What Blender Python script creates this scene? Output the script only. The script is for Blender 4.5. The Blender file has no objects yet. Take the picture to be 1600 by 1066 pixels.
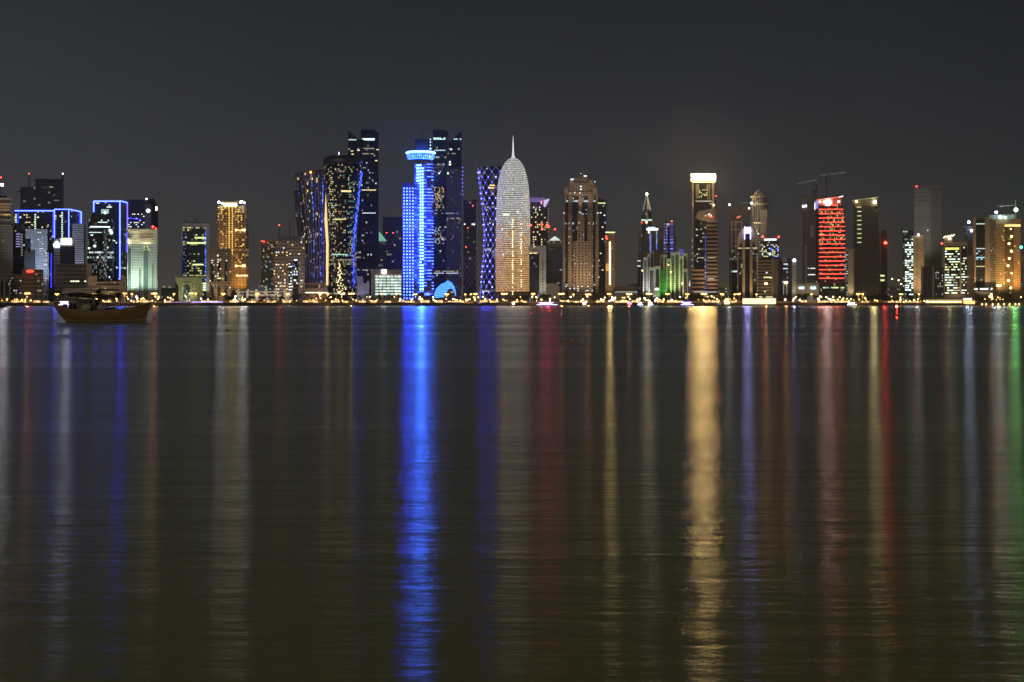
import bpy, math, random
from mathutils import Vector, Matrix
R = random.Random(7)
SC = bpy.context.scene
COL = SC.collection

# ---------------------------------------------------------------- camera, sky, light, exposure
F = 2580.0            # focal length in photo pixels (photo 1600 wide)
HZ = 473.0            # horizon row
CZ = 4.0              # eye height above the water
G = 3.6               # level of the reclaimed shore
cam_d = bpy.data.cameras.new('camera')
cam = bpy.data.objects.new('camera', cam_d)
COL.objects.link(cam)
cam.location = (0, 0, CZ)
cam.rotation_euler = (math.radians(90), 0, 0)
cam_d.sensor_width = 36
cam_d.lens = F / 1600 * 36
cam_d.shift_y = -(533 - HZ) / 1600
cam_d.clip_start = 0.5
cam_d.clip_end = 60000
SC.camera = cam

SUN_EL, SUN_ROT = math.radians(-6), math.radians(200)
w = bpy.data.worlds.new('World')
SC.world = w
w.use_nodes = True
nt = w.node_tree
nt.nodes.clear()
def N(nt, typ, **kw):
    n = nt.nodes.new(typ)
    for k, v in kw.items():
        setattr(n, k, v)
    return n
out = N(nt, 'ShaderNodeOutputWorld')
sky = N(nt, 'ShaderNodeTexSky', sky_type='NISHITA')
sky.sun_disc = False
sky.sun_elevation = SUN_EL
sky.sun_rotation = SUN_ROT
bg1 = N(nt, 'ShaderNodeBackground')
bg1.inputs['Strength'].default_value = 0.05
nt.links.new(sky.outputs[0], bg1.inputs['Color'])
# city glow in the night sky: brighter and warmer towards the horizon
tc = N(nt, 'ShaderNodeTexCoord')
sp = N(nt, 'ShaderNodeSeparateXYZ')
nt.links.new(tc.outputs['Generated'], sp.inputs[0])
rp = N(nt, 'ShaderNodeValToRGB')
nt.links.new(sp.outputs['Z'], rp.inputs['Fac'])
e = rp.color_ramp.elements
e[0].position = 0.0; e[0].color = (0.060, 0.052, 0.040, 1)
e[1].position = 1.0; e[1].color = (0.012, 0.0125, 0.012, 1)
for p_, c_ in ((0.025, (0.043, 0.040, 0.036, 1)), (0.07, (0.032, 0.0335, 0.037, 1)), (0.12, (0.0245, 0.0265, 0.030, 1)), (0.19, (0.0165, 0.0185, 0.0215, 1))):
    k_ = e.new(p_); k_.color = c_
bg2 = N(nt, 'ShaderNodeBackground')
bg2.inputs['Strength'].default_value = 1.0
ns = N(nt, 'ShaderNodeTexNoise')
ns.inputs['Scale'].default_value = 3.0
ns.inputs['Detail'].default_value = 4
nt.links.new(tc.outputs['Generated'], ns.inputs['Vector'])
mr = N(nt, 'ShaderNodeMapRange')
mr.inputs['To Min'].default_value = 0.7; mr.inputs['To Max'].default_value = 1.3
nt.links.new(ns.outputs['Fac'], mr.inputs['Value'])
nt.links.new(rp.outputs[0], bg2.inputs['Color'])
# the town's glow is stronger to the west (left) than to the east
mx_ = N(nt, 'ShaderNodeMapRange'); nt.links.new(sp.outputs['X'], mx_.inputs['Value'])
mx_.inputs['From Min'].default_value = -.32; mx_.inputs['From Max'].default_value = .32
mx_.inputs['To Min'].default_value = 1.32; mx_.inputs['To Max'].default_value = .86
mm = N(nt, 'ShaderNodeMath', operation='MULTIPLY'); nt.links.new(mr.outputs[0], mm.inputs[0]); nt.links.new(mx_.outputs[0], mm.inputs[1])
nt.links.new(mm.outputs[0], bg2.inputs['Strength'])
ad = N(nt, 'ShaderNodeAddShader')
nt.links.new(bg1.outputs[0], ad.inputs[0])
nt.links.new(bg2.outputs[0], ad.inputs[1])
nt.links.new(ad.outputs[0], out.inputs['Surface'])

sd = bpy.data.lights.new('town_glow_fill', 'SUN')      # added fill, very dim and soft, standing in for the town behind the camera
sd.energy = 0.30
sd.angle = math.radians(25)
sd.color = (1.0, 0.90, 0.80)
so = bpy.data.objects.new('town_glow_fill', sd)
COL.objects.link(so)
so.rotation_euler = (math.radians(62), 0, math.radians(-14))

SC.view_settings.view_transform = 'Standard'
SC.view_settings.look = 'None'
SC.view_settings.exposure = 0.0
SC.view_settings.gamma = 1.0
SC.view_settings.use_curve_mapping = False
cy = SC.cycles
cy.use_denoising = True
try:
    cy.denoiser = 'OPENIMAGEDENOISE'
    cy.denoising_input_passes = 'RGB_ALBEDO_NORMAL'
    cy.denoising_prefilter = 'ACCURATE'
except Exception:
    pass
cy.max_bounces = 4
cy.diffuse_bounces = 1
cy.glossy_bounces = 3
cy.sample_clamp_indirect = 6
cy.caustics_reflective = False
cy.caustics_refractive = False

# ---------------------------------------------------------------- helpers
def X(px, Y): return (px - 800) / F * Y
def Z(py, Y): return CZ - (py - HZ) / F * Y

def tag(o, label=None, cat=None, group=None, kind=None):
    if label: o['label'] = label
    if cat: o['category'] = cat
    if group: o['group'] = group
    if kind: o['kind'] = kind
    return o

MATS = {}
def principled(name):
    m = bpy.data.materials.new(name)
    m.use_nodes = True
    return m, m.node_tree, m.node_tree.nodes['Principled BSDF']
def P(name, col, rough=0.7, metal=0.0, noise=0.25, nscale=0.35):
    """plain surface with gentle blotchy variation"""
    if name in MATS: return MATS[name]
    m, t, b = principled(name)
    tc = N(t, 'ShaderNodeTexCoord')
    ns = N(t, 'ShaderNodeTexNoise')
    ns.inputs['Scale'].default_value = nscale
    ns.inputs['Detail'].default_value = 5
    t.links.new(tc.outputs['Object'], ns.inputs['Vector'])
    mx = N(t, 'ShaderNodeMix', data_type='RGBA')
    mx.inputs['A'].default_value = tuple(c * (1 - noise) for c in col) + (1,)
    mx.inputs['B'].default_value = tuple(min(1, c * (1 + noise)) for c in col) + (1,)
    t.links.new(ns.outputs['Fac'], mx.inputs['Factor'])
    t.links.new(mx.outputs['Result'], b.inputs['Base Color'])
    b.inputs['Roughness'].default_value = rough
    b.inputs['Metallic'].default_value = metal
    MATS[name] = m
    return m
def E(name, col, s):
    """something that gives off light, and lit parts with that light put in as emission"""
    if name in MATS: return MATS[name]
    m, t, b = principled(name)
    b.inputs['Base Color'].default_value = (0.3, 0.3, 0.3, 1)
    b.inputs['Emission Color'].default_value = tuple(col) + (1,)
    b.inputs['Emission Strength'].default_value = s
    m.cycles.emission_sampling = 'NONE'
    MATS[name] = m
    return m
def math_n(t, op, a, b=None, c=None):
    n = N(t, 'ShaderNodeMath', operation=op)
    for i, v in enumerate((a, b, c)):
        if v is None: continue
        if isinstance(v, (int, float)): n.inputs[i].default_value = v
        else: t.links.new(v, n.inputs[i])
    return n.outputs[0]
def facade(name, wall, glass, gu=(.2, .8), gv=(.25, .8), lit=0.0, row=0.0, c1=(1, .8, .4), c2=(.8, 1, .9), s=2.0,
           wrough=0.8, grough=0.15, shift=None, wallemit=None, fullrow=0.75, lowest=0.15):
    """window grid; the mesh's UV counts window cells. Lit rooms are picked per cell and per floor."""
    if name in MATS: return MATS[name]
    m, t, b = principled(name)
    uv = N(t, 'ShaderNodeTexCoord').outputs['UV']
    se = N(t, 'ShaderNodeSeparateXYZ'); t.links.new(uv, se.inputs[0])
    U, V = se.outputs[0], se.outputs[1]
    fu, fv = math_n(t, 'FRACT', U), math_n(t, 'FRACT', V)
    iu, iv = math_n(t, 'FLOOR', U), math_n(t, 'FLOOR', V)
    def inside(x, lo, hi):
        return math_n(t, 'MULTIPLY', math_n(t, 'GREATER_THAN', x, lo), math_n(t, 'LESS_THAN', x, hi))
    mask = math_n(t, 'MULTIPLY', inside(fu, *gu), inside(fv, *gv))
    cv = N(t, 'ShaderNodeCombineXYZ')
    t.links.new(iu, cv.inputs[0]); t.links.new(iv, cv.inputs[1])
    wn = N(t, 'ShaderNodeTexWhiteNoise', noise_dimensions='3D'); t.links.new(cv.outputs[0], wn.inputs['Vector'])
    sc = N(t, 'ShaderNodeSeparateColor'); t.links.new(wn.outputs['Color'], sc.inputs[0])
    wr = N(t, 'ShaderNodeTexWhiteNoise', noise_dimensions='1D'); t.links.new(iv, wr.inputs['W'])
    on = math_n(t, 'LESS_THAN', wn.outputs['Value'], lit)
    rowon = math_n(t, 'MULTIPLY', math_n(t, 'LESS_THAN', wr.outputs['Value'], row), math_n(t, 'LESS_THAN', sc.outputs[0], fullrow))
    litm = math_n(t, 'MULTIPLY', math_n(t, 'MAXIMUM', on, rowon), mask)
    br = math_n(t, 'MULTIPLY_ADD', math_n(t, 'POWER', sc.outputs[1], 1.6), s * (1 - lowest), s * lowest)
    es = math_n(t, 'MULTIPLY', litm, br)
    cm = N(t, 'ShaderNodeMix', data_type='RGBA')
    cm.inputs['A'].default_value = tuple(c1) + (1,); cm.inputs['B'].default_value = tuple(c2) + (1,)
    if shift:      # lamp colour of the room changes with the floor: lo..hi cells
        mr = N(t, 'ShaderNodeMapRange'); t.links.new(V, mr.inputs['Value'])
        mr.inputs['From Min'].default_value = shift[0]; mr.inputs['From Max'].default_value = shift[1]
        ff = math_n(t, 'GREATER_THAN', mr.outputs[0], sc.outputs[2])
        t.links.new(ff, cm.inputs['Factor'])
    else:
        t.links.new(sc.outputs[2], cm.inputs['Factor'])
    t.links.new(cm.outputs['Result'], b.inputs['Emission Color'])
    t.links.new(es, b.inputs['Emission Strength'])
    # wall with faint streaks of dirt, panes that differ a little
    tcn = N(t, 'ShaderNodeTexCoord')
    mp = N(t, 'ShaderNodeMapping'); mp.inputs['Scale'].default_value = (.12, .12, .02)
    t.links.new(tcn.outputs['Object'], mp.inputs[0])
    ns = N(t, 'ShaderNodeTexNoise'); ns.inputs['Scale'].default_value = 1.0; ns.inputs['Detail'].default_value = 4
    t.links.new(mp.outputs[0], ns.inputs['Vector'])
    wc = N(t, 'ShaderNodeMix', data_type='RGBA')
    wc.inputs['A'].default_value = tuple(c * .75 for c in wall) + (1,); wc.inputs['B'].default_value = tuple(min(1, c * 1.2) for c in wall) + (1,)
    t.links.new(ns.outputs['Fac'], wc.inputs['Factor'])
    gc = N(t, 'ShaderNodeMix', data_type='RGBA')
    gc.inputs['A'].default_value = tuple(c * .5 for c in glass) + (1,); gc.inputs['B'].default_value = tuple(min(1, c * 1.7) for c in glass) + (1,)
    t.links.new(sc.outputs[1], gc.inputs['Factor'])
    mx = N(t, 'ShaderNodeMix', data_type='RGBA')
    t.links.new(mask, mx.inputs['Factor']); t.links.new(wc.outputs['Result'], mx.inputs['A']); t.links.new(gc.outputs['Result'], mx.inputs['B'])
    t.links.new(mx.outputs['Result'], b.inputs['Base Color'])
    rg = math_n(t, 'MULTIPLY_ADD', mask, grough - wrough, wrough)
    t.links.new(rg, b.inputs['Roughness'])
    m.cycles.emission_sampling = 'NONE'
    MATS[name] = m
    return m

class MB:
    """collects shapes that become ONE mesh"""
    def __init__(s): s.v, s.f, s.uv = [], [], []
    def face(s, pts, uvs=None):
        n = len(s.v); s.v += [tuple(p) for p in pts]
        s.f.append(tuple(range(n, n + len(pts)))); s.uv.append(uvs or [(0, 0)] * len(pts)); return s
    def box(s, x0, x1, y0, y1, z0, z1, nx=1, ny=1, uo=(0, 0), bottom=False):
        cw, ch = (x1 - x0) / nx, (z1 - z0) / ny
        vb, vt = uo[1], uo[1] + ny
        ring = [(x0, y0), (x1, y0), (x1, y1), (x0, y1)]
        u = uo[0]
        for i in range(4):
            a, b = ring[i], ring[(i + 1) % 4]
            L = math.hypot(b[0] - a[0], b[1] - a[1]) / max(cw, 1e-6)
            L = max(1, round(L))
            s.face([(a[0], a[1], z0), (b[0], b[1], z0), (b[0], b[1], z1), (a[0], a[1], z1)],
                   [(u, vb), (u + L, vb), (u + L, vt), (u, vt)])
            u += L
        s.face([(x0, y0, z1), (x1, y0, z1), (x1, y1, z1), (x0, y1, z1)], [(uo[0] + .02, vt + .02)] * 4)
        if bottom: s.face([(x0, y0, z0), (x0, y1, z0), (x1, y1, z0), (x1, y0, z0)])
        return s
    def poly(s, pts, y0, y1, nx=1, ny=1, box=None):
        """outline in x,z extruded along y"""
        xs = [p[0] for p in pts]; zs = [p[1] for p in pts]
        bx = box or (min(xs), max(xs), min(zs), max(zs))
        def uv(p): return ((p[0] - bx[0]) / (bx[1] - bx[0] + 1e-9) * nx, (p[1] - bx[2]) / (bx[3] - bx[2] + 1e-9) * ny)
        a = sum(pts[i][0] * pts[(i + 1) % len(pts)][1] - pts[(i + 1) % len(pts)][0] * pts[i][1] for i in range(len(pts)))
        if a < 0: pts = pts[::-1]
        s.face([(p[0], y0, p[1]) for p in pts], [uv(p) for p in pts])
        s.face([(p[0], y1, p[1]) for p in pts[::-1]], [uv(p) for p in pts[::-1]])
        for i in range(len(pts)):
            p, q = pts[i], pts[(i + 1) % len(pts)]
            s.face([(p[0], y0, p[1]), (p[0], y1, p[1]), (q[0], y1, q[1]), (q[0], y0, q[1])], [(.02, .02)] * 4)
        return s
    def loft(s, rings, nx=1, vs=None, cap=True, closed=True):
        """rings of equal length, bottom to top; UV u counts round the ring, v per ring"""
        n = len(rings[0])
        m = n if closed else n - 1
        for k in range(len(rings) - 1):
            v0, v1 = (vs[k], vs[k + 1]) if vs else (k, k + 1)
            for i in range(m):
                j = (i + 1) % n
                s.face([rings[k][i], rings[k][j], rings[k + 1][j], rings[k + 1][i]],
                       [(i / n * nx, v0), ((i + 1) / n * nx, v0), ((i + 1) / n * nx, v1), (i / n * nx, v1)])
        if cap:
            s.face(rings[-1], [(.02, .02)] * n)
            s.face(rings[0][::-1], [(.02, .02)] * n)
        return s
    def tube(s, a, b, r0, r1=None, n=6):
        r1 = r0 if r1 is None else r1
        a, b = Vector(a), Vector(b)
        d = (b - a).normalized()
        u = d.cross(Vector((0, 0, 1)))
        if u.length < 1e-4: u = Vector((1, 0, 0))
        u.normalize(); w_ = d.cross(u)
        r = lambda c, q: [c + (u * math.cos(k / n * 2 * math.pi) + w_ * math.sin(k / n * 2 * math.pi)) * q for k in range(n)]
        return s.loft([r(a, r0), r(b, r1)])
    def ball(s, c, r, n=8, m=6, sz=1.0, half=False):
        rings = []
        lo = 0 if half else -1
        for k in range(m + 1):
            t = lo * math.pi / 2 + (math.pi / 2 - lo * math.pi / 2) * k / m
            q = max(1e-3, math.cos(t)) * r
            rings.append([(c[0] + q * math.cos(i / n * 2 * math.pi), c[1] + q * math.sin(i / n * 2 * math.pi), c[2] + math.sin(t) * r * sz) for i in range(n)])
        return s.loft(rings)
    def mesh(s, name, mat, smooth=False):
        me = bpy.data.meshes.new(name)
        me.from_pydata(s.v, [], s.f)
        ul = me.uv_layers.new(name='UVMap')
        flat = [c for f in s.uv for p in f for c in p]
        ul.data.foreach_set('uv', flat)
        if mat: me.materials.append(mat)
        if smooth:
            import bmesh
            bm = bmesh.new(); bm.from_mesh(me)
            bmesh.ops.remove_doubles(bm, verts=bm.verts, dist=1e-4)
            bm.to_mesh(me); bm.free()
            for p in me.polygons: p.use_smooth = len(p.vertices) <= 4
        me.update()
        return me
    def build(s, name, mat, parent=None, smooth=False):
        o = bpy.data.objects.new(name, s.mesh(name, mat, smooth))
        COL.objects.link(o)
        if parent: o.parent = parent
        return o

def empty(name, loc, rz=0.0):
    o = bpy.data.objects.new(name, None)
    o.empty_display_size = 2
    o.location = loc; o.rotation_euler = (0, 0, rz)
    COL.objects.link(o)
    return o
def copy_tree(o, parent=None):
    c = o.copy(); COL.objects.link(c)
    if parent: c.parent = parent
    for ch in list(o.children): copy_tree(ch, c)
    return c
def add_light(kind, loc, col, watts, parent=None, radius=0.8, name='lamp_light', **kw):
    l = bpy.data.lights.new(name, kind)
    l.energy = watts; l.color = col
    l.shadow_soft_size = radius
    for k, v in kw.items(): setattr(l, k, v)
    o = bpy.data.objects.new(name, l)
    COL.objects.link(o); o.location = loc
    if parent: o.parent = parent
    return o

class B:
    """a thing standing on the far shore, measured off the photo: px columns and py rows become metres at its own distance"""
    def __init__(s, name, label, cat, px0, px1, Y, face=True, group=None, z0=G):
        pc = (px0 + px1) / 2
        s.Y = Y; s.z0 = z0
        s.cx = X(pc, Y)
        s.th = -math.atan2(s.cx, Y) if face else 0.0
        s.o = tag(empty(name, (s.cx, Y, z0), s.th), label, cat, group)
        s.uo = (R.randint(0, 400) * 7, R.randint(0, 400) * 3)
    def pt(s, px, py, ly=0.0):
        dx, dy, dz = (px - 800) / F, 1.0, -(py - HZ) / F
        c, sn = math.cos(s.th), math.sin(s.th)
        # world -> local: rotate by -th
        lx0, ly0 = c * (-s.cx) + sn * (-s.Y), -sn * (-s.cx) + c * (-s.Y)
        ldx, ldy = c * dx + sn * dy, -sn * dx + c * dy
        t = (ly - ly0) / ldy
        return lx0 + ldx * t, CZ + dz * t - s.z0
    def span(s, px0, px1, py0, py1, ly):
        x0, z1 = s.pt(px0, py0, ly); x1, _ = s.pt(px1, py0, ly)
        z0 = 0.0 if py1 is None else s.pt(px0, py1, ly)[1]
        return x0, x1, z0, z1
    def m(s, px): return px / F * math.hypot(s.cx, s.Y)      # photo pixels -> metres here
    def fac(s, part, px0, px1, py0, py1, nx, ny, mat, y=0.0, d=32.0, parent=None):
        x0, x1, z0, z1 = s.span(px0, px1, py0, py1, y)
        return MB().box(x0, x1, y, y + d, z0, z1, nx, ny, s.uo).build(part, mat, parent or s.o)
    def box(s, part, px0, px1, py0, py1, mat, y=0.0, d=32.0, parent=None, bottom=True):
        x0, x1, z0, z1 = s.span(px0, px1, py0, py1, y)
        return MB().box(x0, x1, y, y + d, z0, z1, bottom=bottom).build(part, mat, parent or s.o)
    def poly(s, part, pts, mat, y=0.0, d=32.0, nx=1, ny=1, parent=None):
        q = [s.pt(p[0], p[1], y) if p[1] is not None else (s.pt(p[0], HZ, y)[0], 0.0) for p in pts]
        return MB().poly(q, y, y + d, nx, ny).build(part, mat, parent or s.o)
    def rings(s, prof, n, yr, twist=0.0, sq=2.0):
        """prof: (py, pxl, pxr) from bottom to top; yr: depth radius / width radius"""
        out = []; R0 = None
        for k, (py, a, b) in enumerate(prof):
            pcx = (a + b) / 2
            if R0 is None: R0 = max(s.m((q[2] - q[1]) / 2) for q in prof) * yr
            cxl, z = s.pt(pcx, HZ if py is None else py, R0)
            if py is None: z = 0.0
            r = s.m((b - a) / 2) * (1 + R0 / s.Y)
            ring = []
            for i in range(n):
                t = -math.pi / 2 + i / n * 2 * math.pi
                c, sn = math.cos(t), math.sin(t)
                g = (abs(c) ** sq + abs(sn) ** sq) ** (-1 / sq)
                ring.append((cxl + r * g * c, R0 + r * yr * g * sn, z))
            out.append(ring)
        return out
    def loft(s, part, prof, mat, n=32, yr=1.0, nx=40, ny=40, sq=2.0, cap=True, parent=None, smooth=True):
        rg = s.rings(prof, n, yr, sq=sq)
        z0, z1 = rg[0][0][2], rg[-1][0][2]
        vs = [s.uo[1] * 0 + (r[0][2] - z0) / (z1 - z0) * ny for r in rg]
        return MB().loft(rg, nx, vs, cap).build(part, mat, parent or s.o, smooth)
    def dome(s, part, pxc, py, rpx, hpx, mat, y=None, parent=None):
        r = s.m(rpx); y = r if y is None else y
        x, z = s.pt(pxc, py, y)
        return MB().ball((x, y, z), r, 16, 6, hpx / rpx, True).build(part, mat, parent or s.o, True)
    def spike(s, part, px, py0, py1, r0, r1, mat, y=8.0, parent=None, n=8):
        x, z1 = s.pt(px, py0, y); z0 = 0 if py1 is None else s.pt(px, py1, y)[1]
        return MB().tube((x, y, z0), (x, y, z1), r1, r0, n).build(part, mat, parent or s.o)
    def strip(s, part, pts, wpx, mat, y=-0.4, parent=None):
        mb = MB(); r = s.m(wpx) / 2
        q = [(s.pt(p[0], p[1], y) if p[1] is not None else (s.pt(p[0], HZ, y)[0], 0.5)) for p in pts]
        for a, b in zip(q, q[1:]):
            mb.tube((a[0], y, a[1]), (b[0], y, b[1]), r, r, 4)
        return mb.build(part, mat, parent or s.o)
    def lamp(s, part, px, py, rpx, mat, col=None, watts=0, y=-0.8, parent=None):
        x, z = s.pt(px, py, y)
        o = MB().ball((x, y, z), s.m(rpx), 8, 5).build(part, mat, parent or s.o, True)
        if watts:
            s.beam(x, y - s.m(rpx) - .6, z, col, watts, max(0.6, s.m(rpx) * .8))
        return o
    def beam(s, x, y, z, col, watts, radius=1.0):
        """the light a lamp throws out over the bay (shielded behind), plus an added spot off the saucer"""
        l = add_light('SPOT', (x, y, z), col, watts, s.o, radius=radius, spot_size=math.radians(120), spot_blend=.6)
        l.rotation_euler = Vector((0, -1, -.12)).to_track_quat('-Z', 'Y').to_euler()
    def wins(s, px0, px1, py0, py1, nx, ny, p, mats, su=.55, sv=.5, y=-0.15, part='window', cells=None, maxn=95):
        """single lit windows, each a thin box of its own"""
        x0, x1, z0, z1 = s.span(px0, px1, py0, py1, y)
        cw, ch = (x1 - x0) / nx, (z1 - z0) / ny
        protos = []
        for mt in mats:
            protos.append(MB().box(-cw * su / 2, cw * su / 2, 0, 0.12, -ch * sv / 2, ch * sv / 2, bottom=True).mesh(part, mt))
        if cells is None:
            cells = [(i, j) for i in range(nx) for j in range(ny) if R.random() < p]
        R.shuffle(cells)
        for i, j in cells[:maxn]:
            o = bpy.data.objects.new(part, R.choice(protos))
            o.location = (x0 + (i + .5) * cw, y, z0 + (j + .5) * ch)
            o.parent = s.o; COL.objects.link(o)
    def flood(s, px, y, py, tpx, tpy, col, watts, ang=70, ty=0.0, radius=1.5):  # unseen spot on a facade: inferred uplighting, plus fill added for dark walls
        x, z = s.pt(px, py if py else HZ, y); z = z if py else 1.5
        tx, tz = s.pt(tpx, tpy, ty)
        l = add_light('SPOT', (x, y, z), col, watts, s.o, radius=radius, name='facade_flood_fill', spot_size=math.radians(ang), spot_blend=0.9)
        d = Vector((tx - x, ty - y, tz - z))
        l.rotation_euler = d.to_track_quat('-Z', 'Y').to_euler()
        return l

# colours of lamps
WH, WARM, GRN, ORG = (.85, 1, .95), (1, .74, .30), (.78, 1, .55), (1, .50, .13)
BLU, VIO, RED = (.03, .10, 1.0), (.25, .20, 1.0), (1, .03, .02)
e_white = E('lit_white', WH, 1.6); e_warm = E('lit_warm', WARM, 1.5); e_green = E('lit_greenish', GRN, 1.3)
e_dimw = E('lit_dim', (1, .85, .6), .45); e_blue = E('lit_blue', (.05, .13, 1), 2.5)
e_gold = E('lit_gold', (1, .62, .12), 2.2)
e_cool = E('lit_cool', (.7, .85, 1), 1.0)
e_neon = E('neon_blue', (.035, .06, 1.0), 17.0)
e_neonp = E('neon_blue_deep', (.02, .03, 1.0), 2.2)
e_hot = E('hot_white', (.95, 1, 1), 25)
e_red = E('beacon_red', (1, .04, .02), 12)
e_sod = E('sodium_lamp', (1, .52, .14), 22)
e_ylw = E('yellow_lamp', (1, .72, .25), 10)
dark_metal = P('dark_metal', (.05, .05, .055), .5, .3)
concrete = P('concrete', (.32, .29, .26), .85)
beige = P('beige_render', (.42, .36, .27), .85)
pale = P('pale_render', (.55, .52, .48), .85)
dark_glass = P('dark_glass', (.02, .024, .032), .15)
roofm = P('roof_dark', (.08, .08, .085), .9)
WAVE, ROUGH, ANISO, TANX = 1.0, 0.215, 0.55, True
# ---------------------------------------------------------------- setting: water, shore
def shoreY(px):
    pts = [(-400, 1960), (420, 1960), (640, 2015), (800, 2035), (1000, 2045), (2000, 2050)]
    for (a, ya), (b, yb) in zip(pts, pts[1:]):
        if px <= b: return ya + (yb - ya) * (px - a) / (b - a)
    return 2050
m, t, b = principled('night_water')
t.nodes.clear()
o_ = N(t, 'ShaderNodeOutputMaterial')
tc = N(t, 'ShaderNodeTexCoord')
def wnoise(sx, sy, detail, rough=.55):
    mp = N(t, 'ShaderNodeMapping'); mp.inputs['Scale'].default_value = (sx, sy, 1)
    t.links.new(tc.outputs['Object'], mp.inputs[0])
    n = N(t, 'ShaderNodeTexNoise'); n.inputs['Scale'].default_value = 1.0
    n.inputs['Detail'].default_value = detail; n.inputs['Roughness'].default_value = rough
    t.links.new(mp.outputs[0], n.inputs['Vector'])
    return n.outputs['Fac']
h = math_n(t, 'ADD', math_n(t, 'MULTIPLY', wnoise(.9, 3.2, 4), .020),
           math_n(t, 'ADD', math_n(t, 'MULTIPLY', wnoise(.16, .6, 3), .060), math_n(t, 'MULTIPLY', wnoise(3.0, 9.0, 3), .005)))
patch = N(t, 'ShaderNodeMapRange'); t.links.new(wnoise(.012, .03, 3, .6), patch.inputs['Value'])
patch.inputs['From Min'].default_value = .35; patch.inputs['From Max'].default_value = .65
patch.inputs['To Min'].default_value = .55; patch.inputs['To Max'].default_value = 1.5
h = math_n(t, 'MULTIPLY', h, patch.outputs[0])
bp = N(t, 'ShaderNodeBump'); bp.inputs['Strength'].default_value = 1.0; bp.inputs['Distance'].default_value = WAVE
t.links.new(h, bp.inputs['Height'])
# calmer and ruffled bands across the bay
band = N(t, 'ShaderNodeMapRange'); t.links.new(wnoise(.002, .02, 4, .6), band.inputs['Value'])
band.inputs['From Min'].default_value = .3; band.inputs['From Max'].default_value = .7
band.inputs['To Min'].default_value = ROUGH * .74; band.inputs['To Max'].default_value = ROUGH * 1.16
gl = N(t, 'ShaderNodeBsdfAnisotropic')
gl.distribution = 'BECKMANN'
gl.inputs['Color'].default_value = (.95, .95, .95, 1)
gl.inputs['Anisotropy'].default_value = ANISO
t.links.new(band.outputs[0], gl.inputs['Roughness'])
tv = N(t, 'ShaderNodeCombineXYZ'); tv.inputs[0].default_value = 1.0 if TANX else 0.0; tv.inputs[1].default_value = 0.0 if TANX else 1.0
t.links.new(tv.outputs[0], gl.inputs['Tangent'])
t.links.new(bp.outputs[0], gl.inputs['Normal'])
df = N(t, 'ShaderNodeBsdfDiffuse'); df.inputs['Color'].default_value = (.29, .27, .045, 1)
fr = N(t, 'ShaderNodeFresnel'); fr.inputs['IOR'].default_value = 1.33
mxs = N(t, 'ShaderNodeMixShader')
t.links.new(fr.outputs[0], mxs.inputs[0]); t.links.new(df.outputs[0], mxs.inputs[1]); t.links.new(gl.outputs[0], mxs.inputs[2])
t.links.new(mxs.outputs[0], o_.inputs['Surface'])
water_mat = m
tag(MB().face([(-3000, -150, 0), (3000, -150, 0), (3000, 3300, 0), (-3000, 3300, 0)]).build('water', water_mat), kind='structure')

pxs = list(range(-900, 2520, 60))
sx = [(X(p, shoreY(p)), shoreY(p)) for p in pxs]
mb = MB()
for (xa, ya), (xb, yb) in zip(sx, sx[1:]):
    mb.face([(xa, ya + 7, G), (xb, yb + 7, G), (xb * 1.5, 3300, G), (xa * 1.5, 3300, G)])
ground_m = P('dry_ground', (.20, .17, .13), .95, nscale=.05)
tag(mb.build('ground', ground_m), kind='structure')
# rock revetment: an irregular slope of boulders along the waterline
rock_m = P('revetment_rock', (.032, .03, .028), .95, noise=.5, nscale=.6)
mb = MB(); rr = random.Random(3)
fine = [p * 6 for p in range(-60, 330)]
rows = []
for p in fine:
    y0 = shoreY(p); rows.append([(X(p, y0) + rr.uniform(-1, 1), y0 - 2 + k * 2.4 + rr.uniform(-.6, .6),
        (-.6, .9, 2.0, 3.1, G + .05 + max(0, rr.gauss(.25, .5)))[k] + rr.uniform(-.35, .35)) for k in range(5)])
for a, b_ in zip(rows, rows[1:]):
    for k in range(4): mb.face([a[k], b_[k], b_[k + 1], a[k + 1]])
tag(mb.build('seawall', rock_m), kind='structure')
# low spit of dark rocks in front of the blue tower, and the mole at the far left edge
def rock_mound(name, label, px0, px1, py0, Yb, hgt, dep):
    rr = random.Random(int(px0 + 999)); x0, x1 = X(px0, Yb), X(px1, Yb); mb = MB(); n = 40; rows = []
    for i in range(n + 1):
        f = i / n; e_ = math.sin(math.pi * f) ** .5 + .02
        rows.append([(x0 + (x1 - x0) * f, Yb + dep * g * e_ - dep / 2 + rr.uniform(-.4, .4), -.4 + (hgt * math.sin(math.pi * g) * e_ * rr.uniform(.75, 1.1) if 0 < g < 1 else 0)) for g in (0, .2, .4, .6, .8, 1)])
    for a, b_ in zip(rows, rows[1:]):
        for k in range(5): mb.face([a[k], b_[k], b_[k + 1], a[k + 1]])
    return tag(mb.build(name, rock_m), label, 'rocks')
rock_mound('rock_mole', 'dark mole of rocks in the water at the left edge, before the lit shore', -60, 17, 481, 1290, 2.9, 16)
rock_mound('rock_spit', 'low dark spit of rocks off the shore below the blue lit tower', 575, 662, 479, 1960, 1.6, 14)
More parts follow.
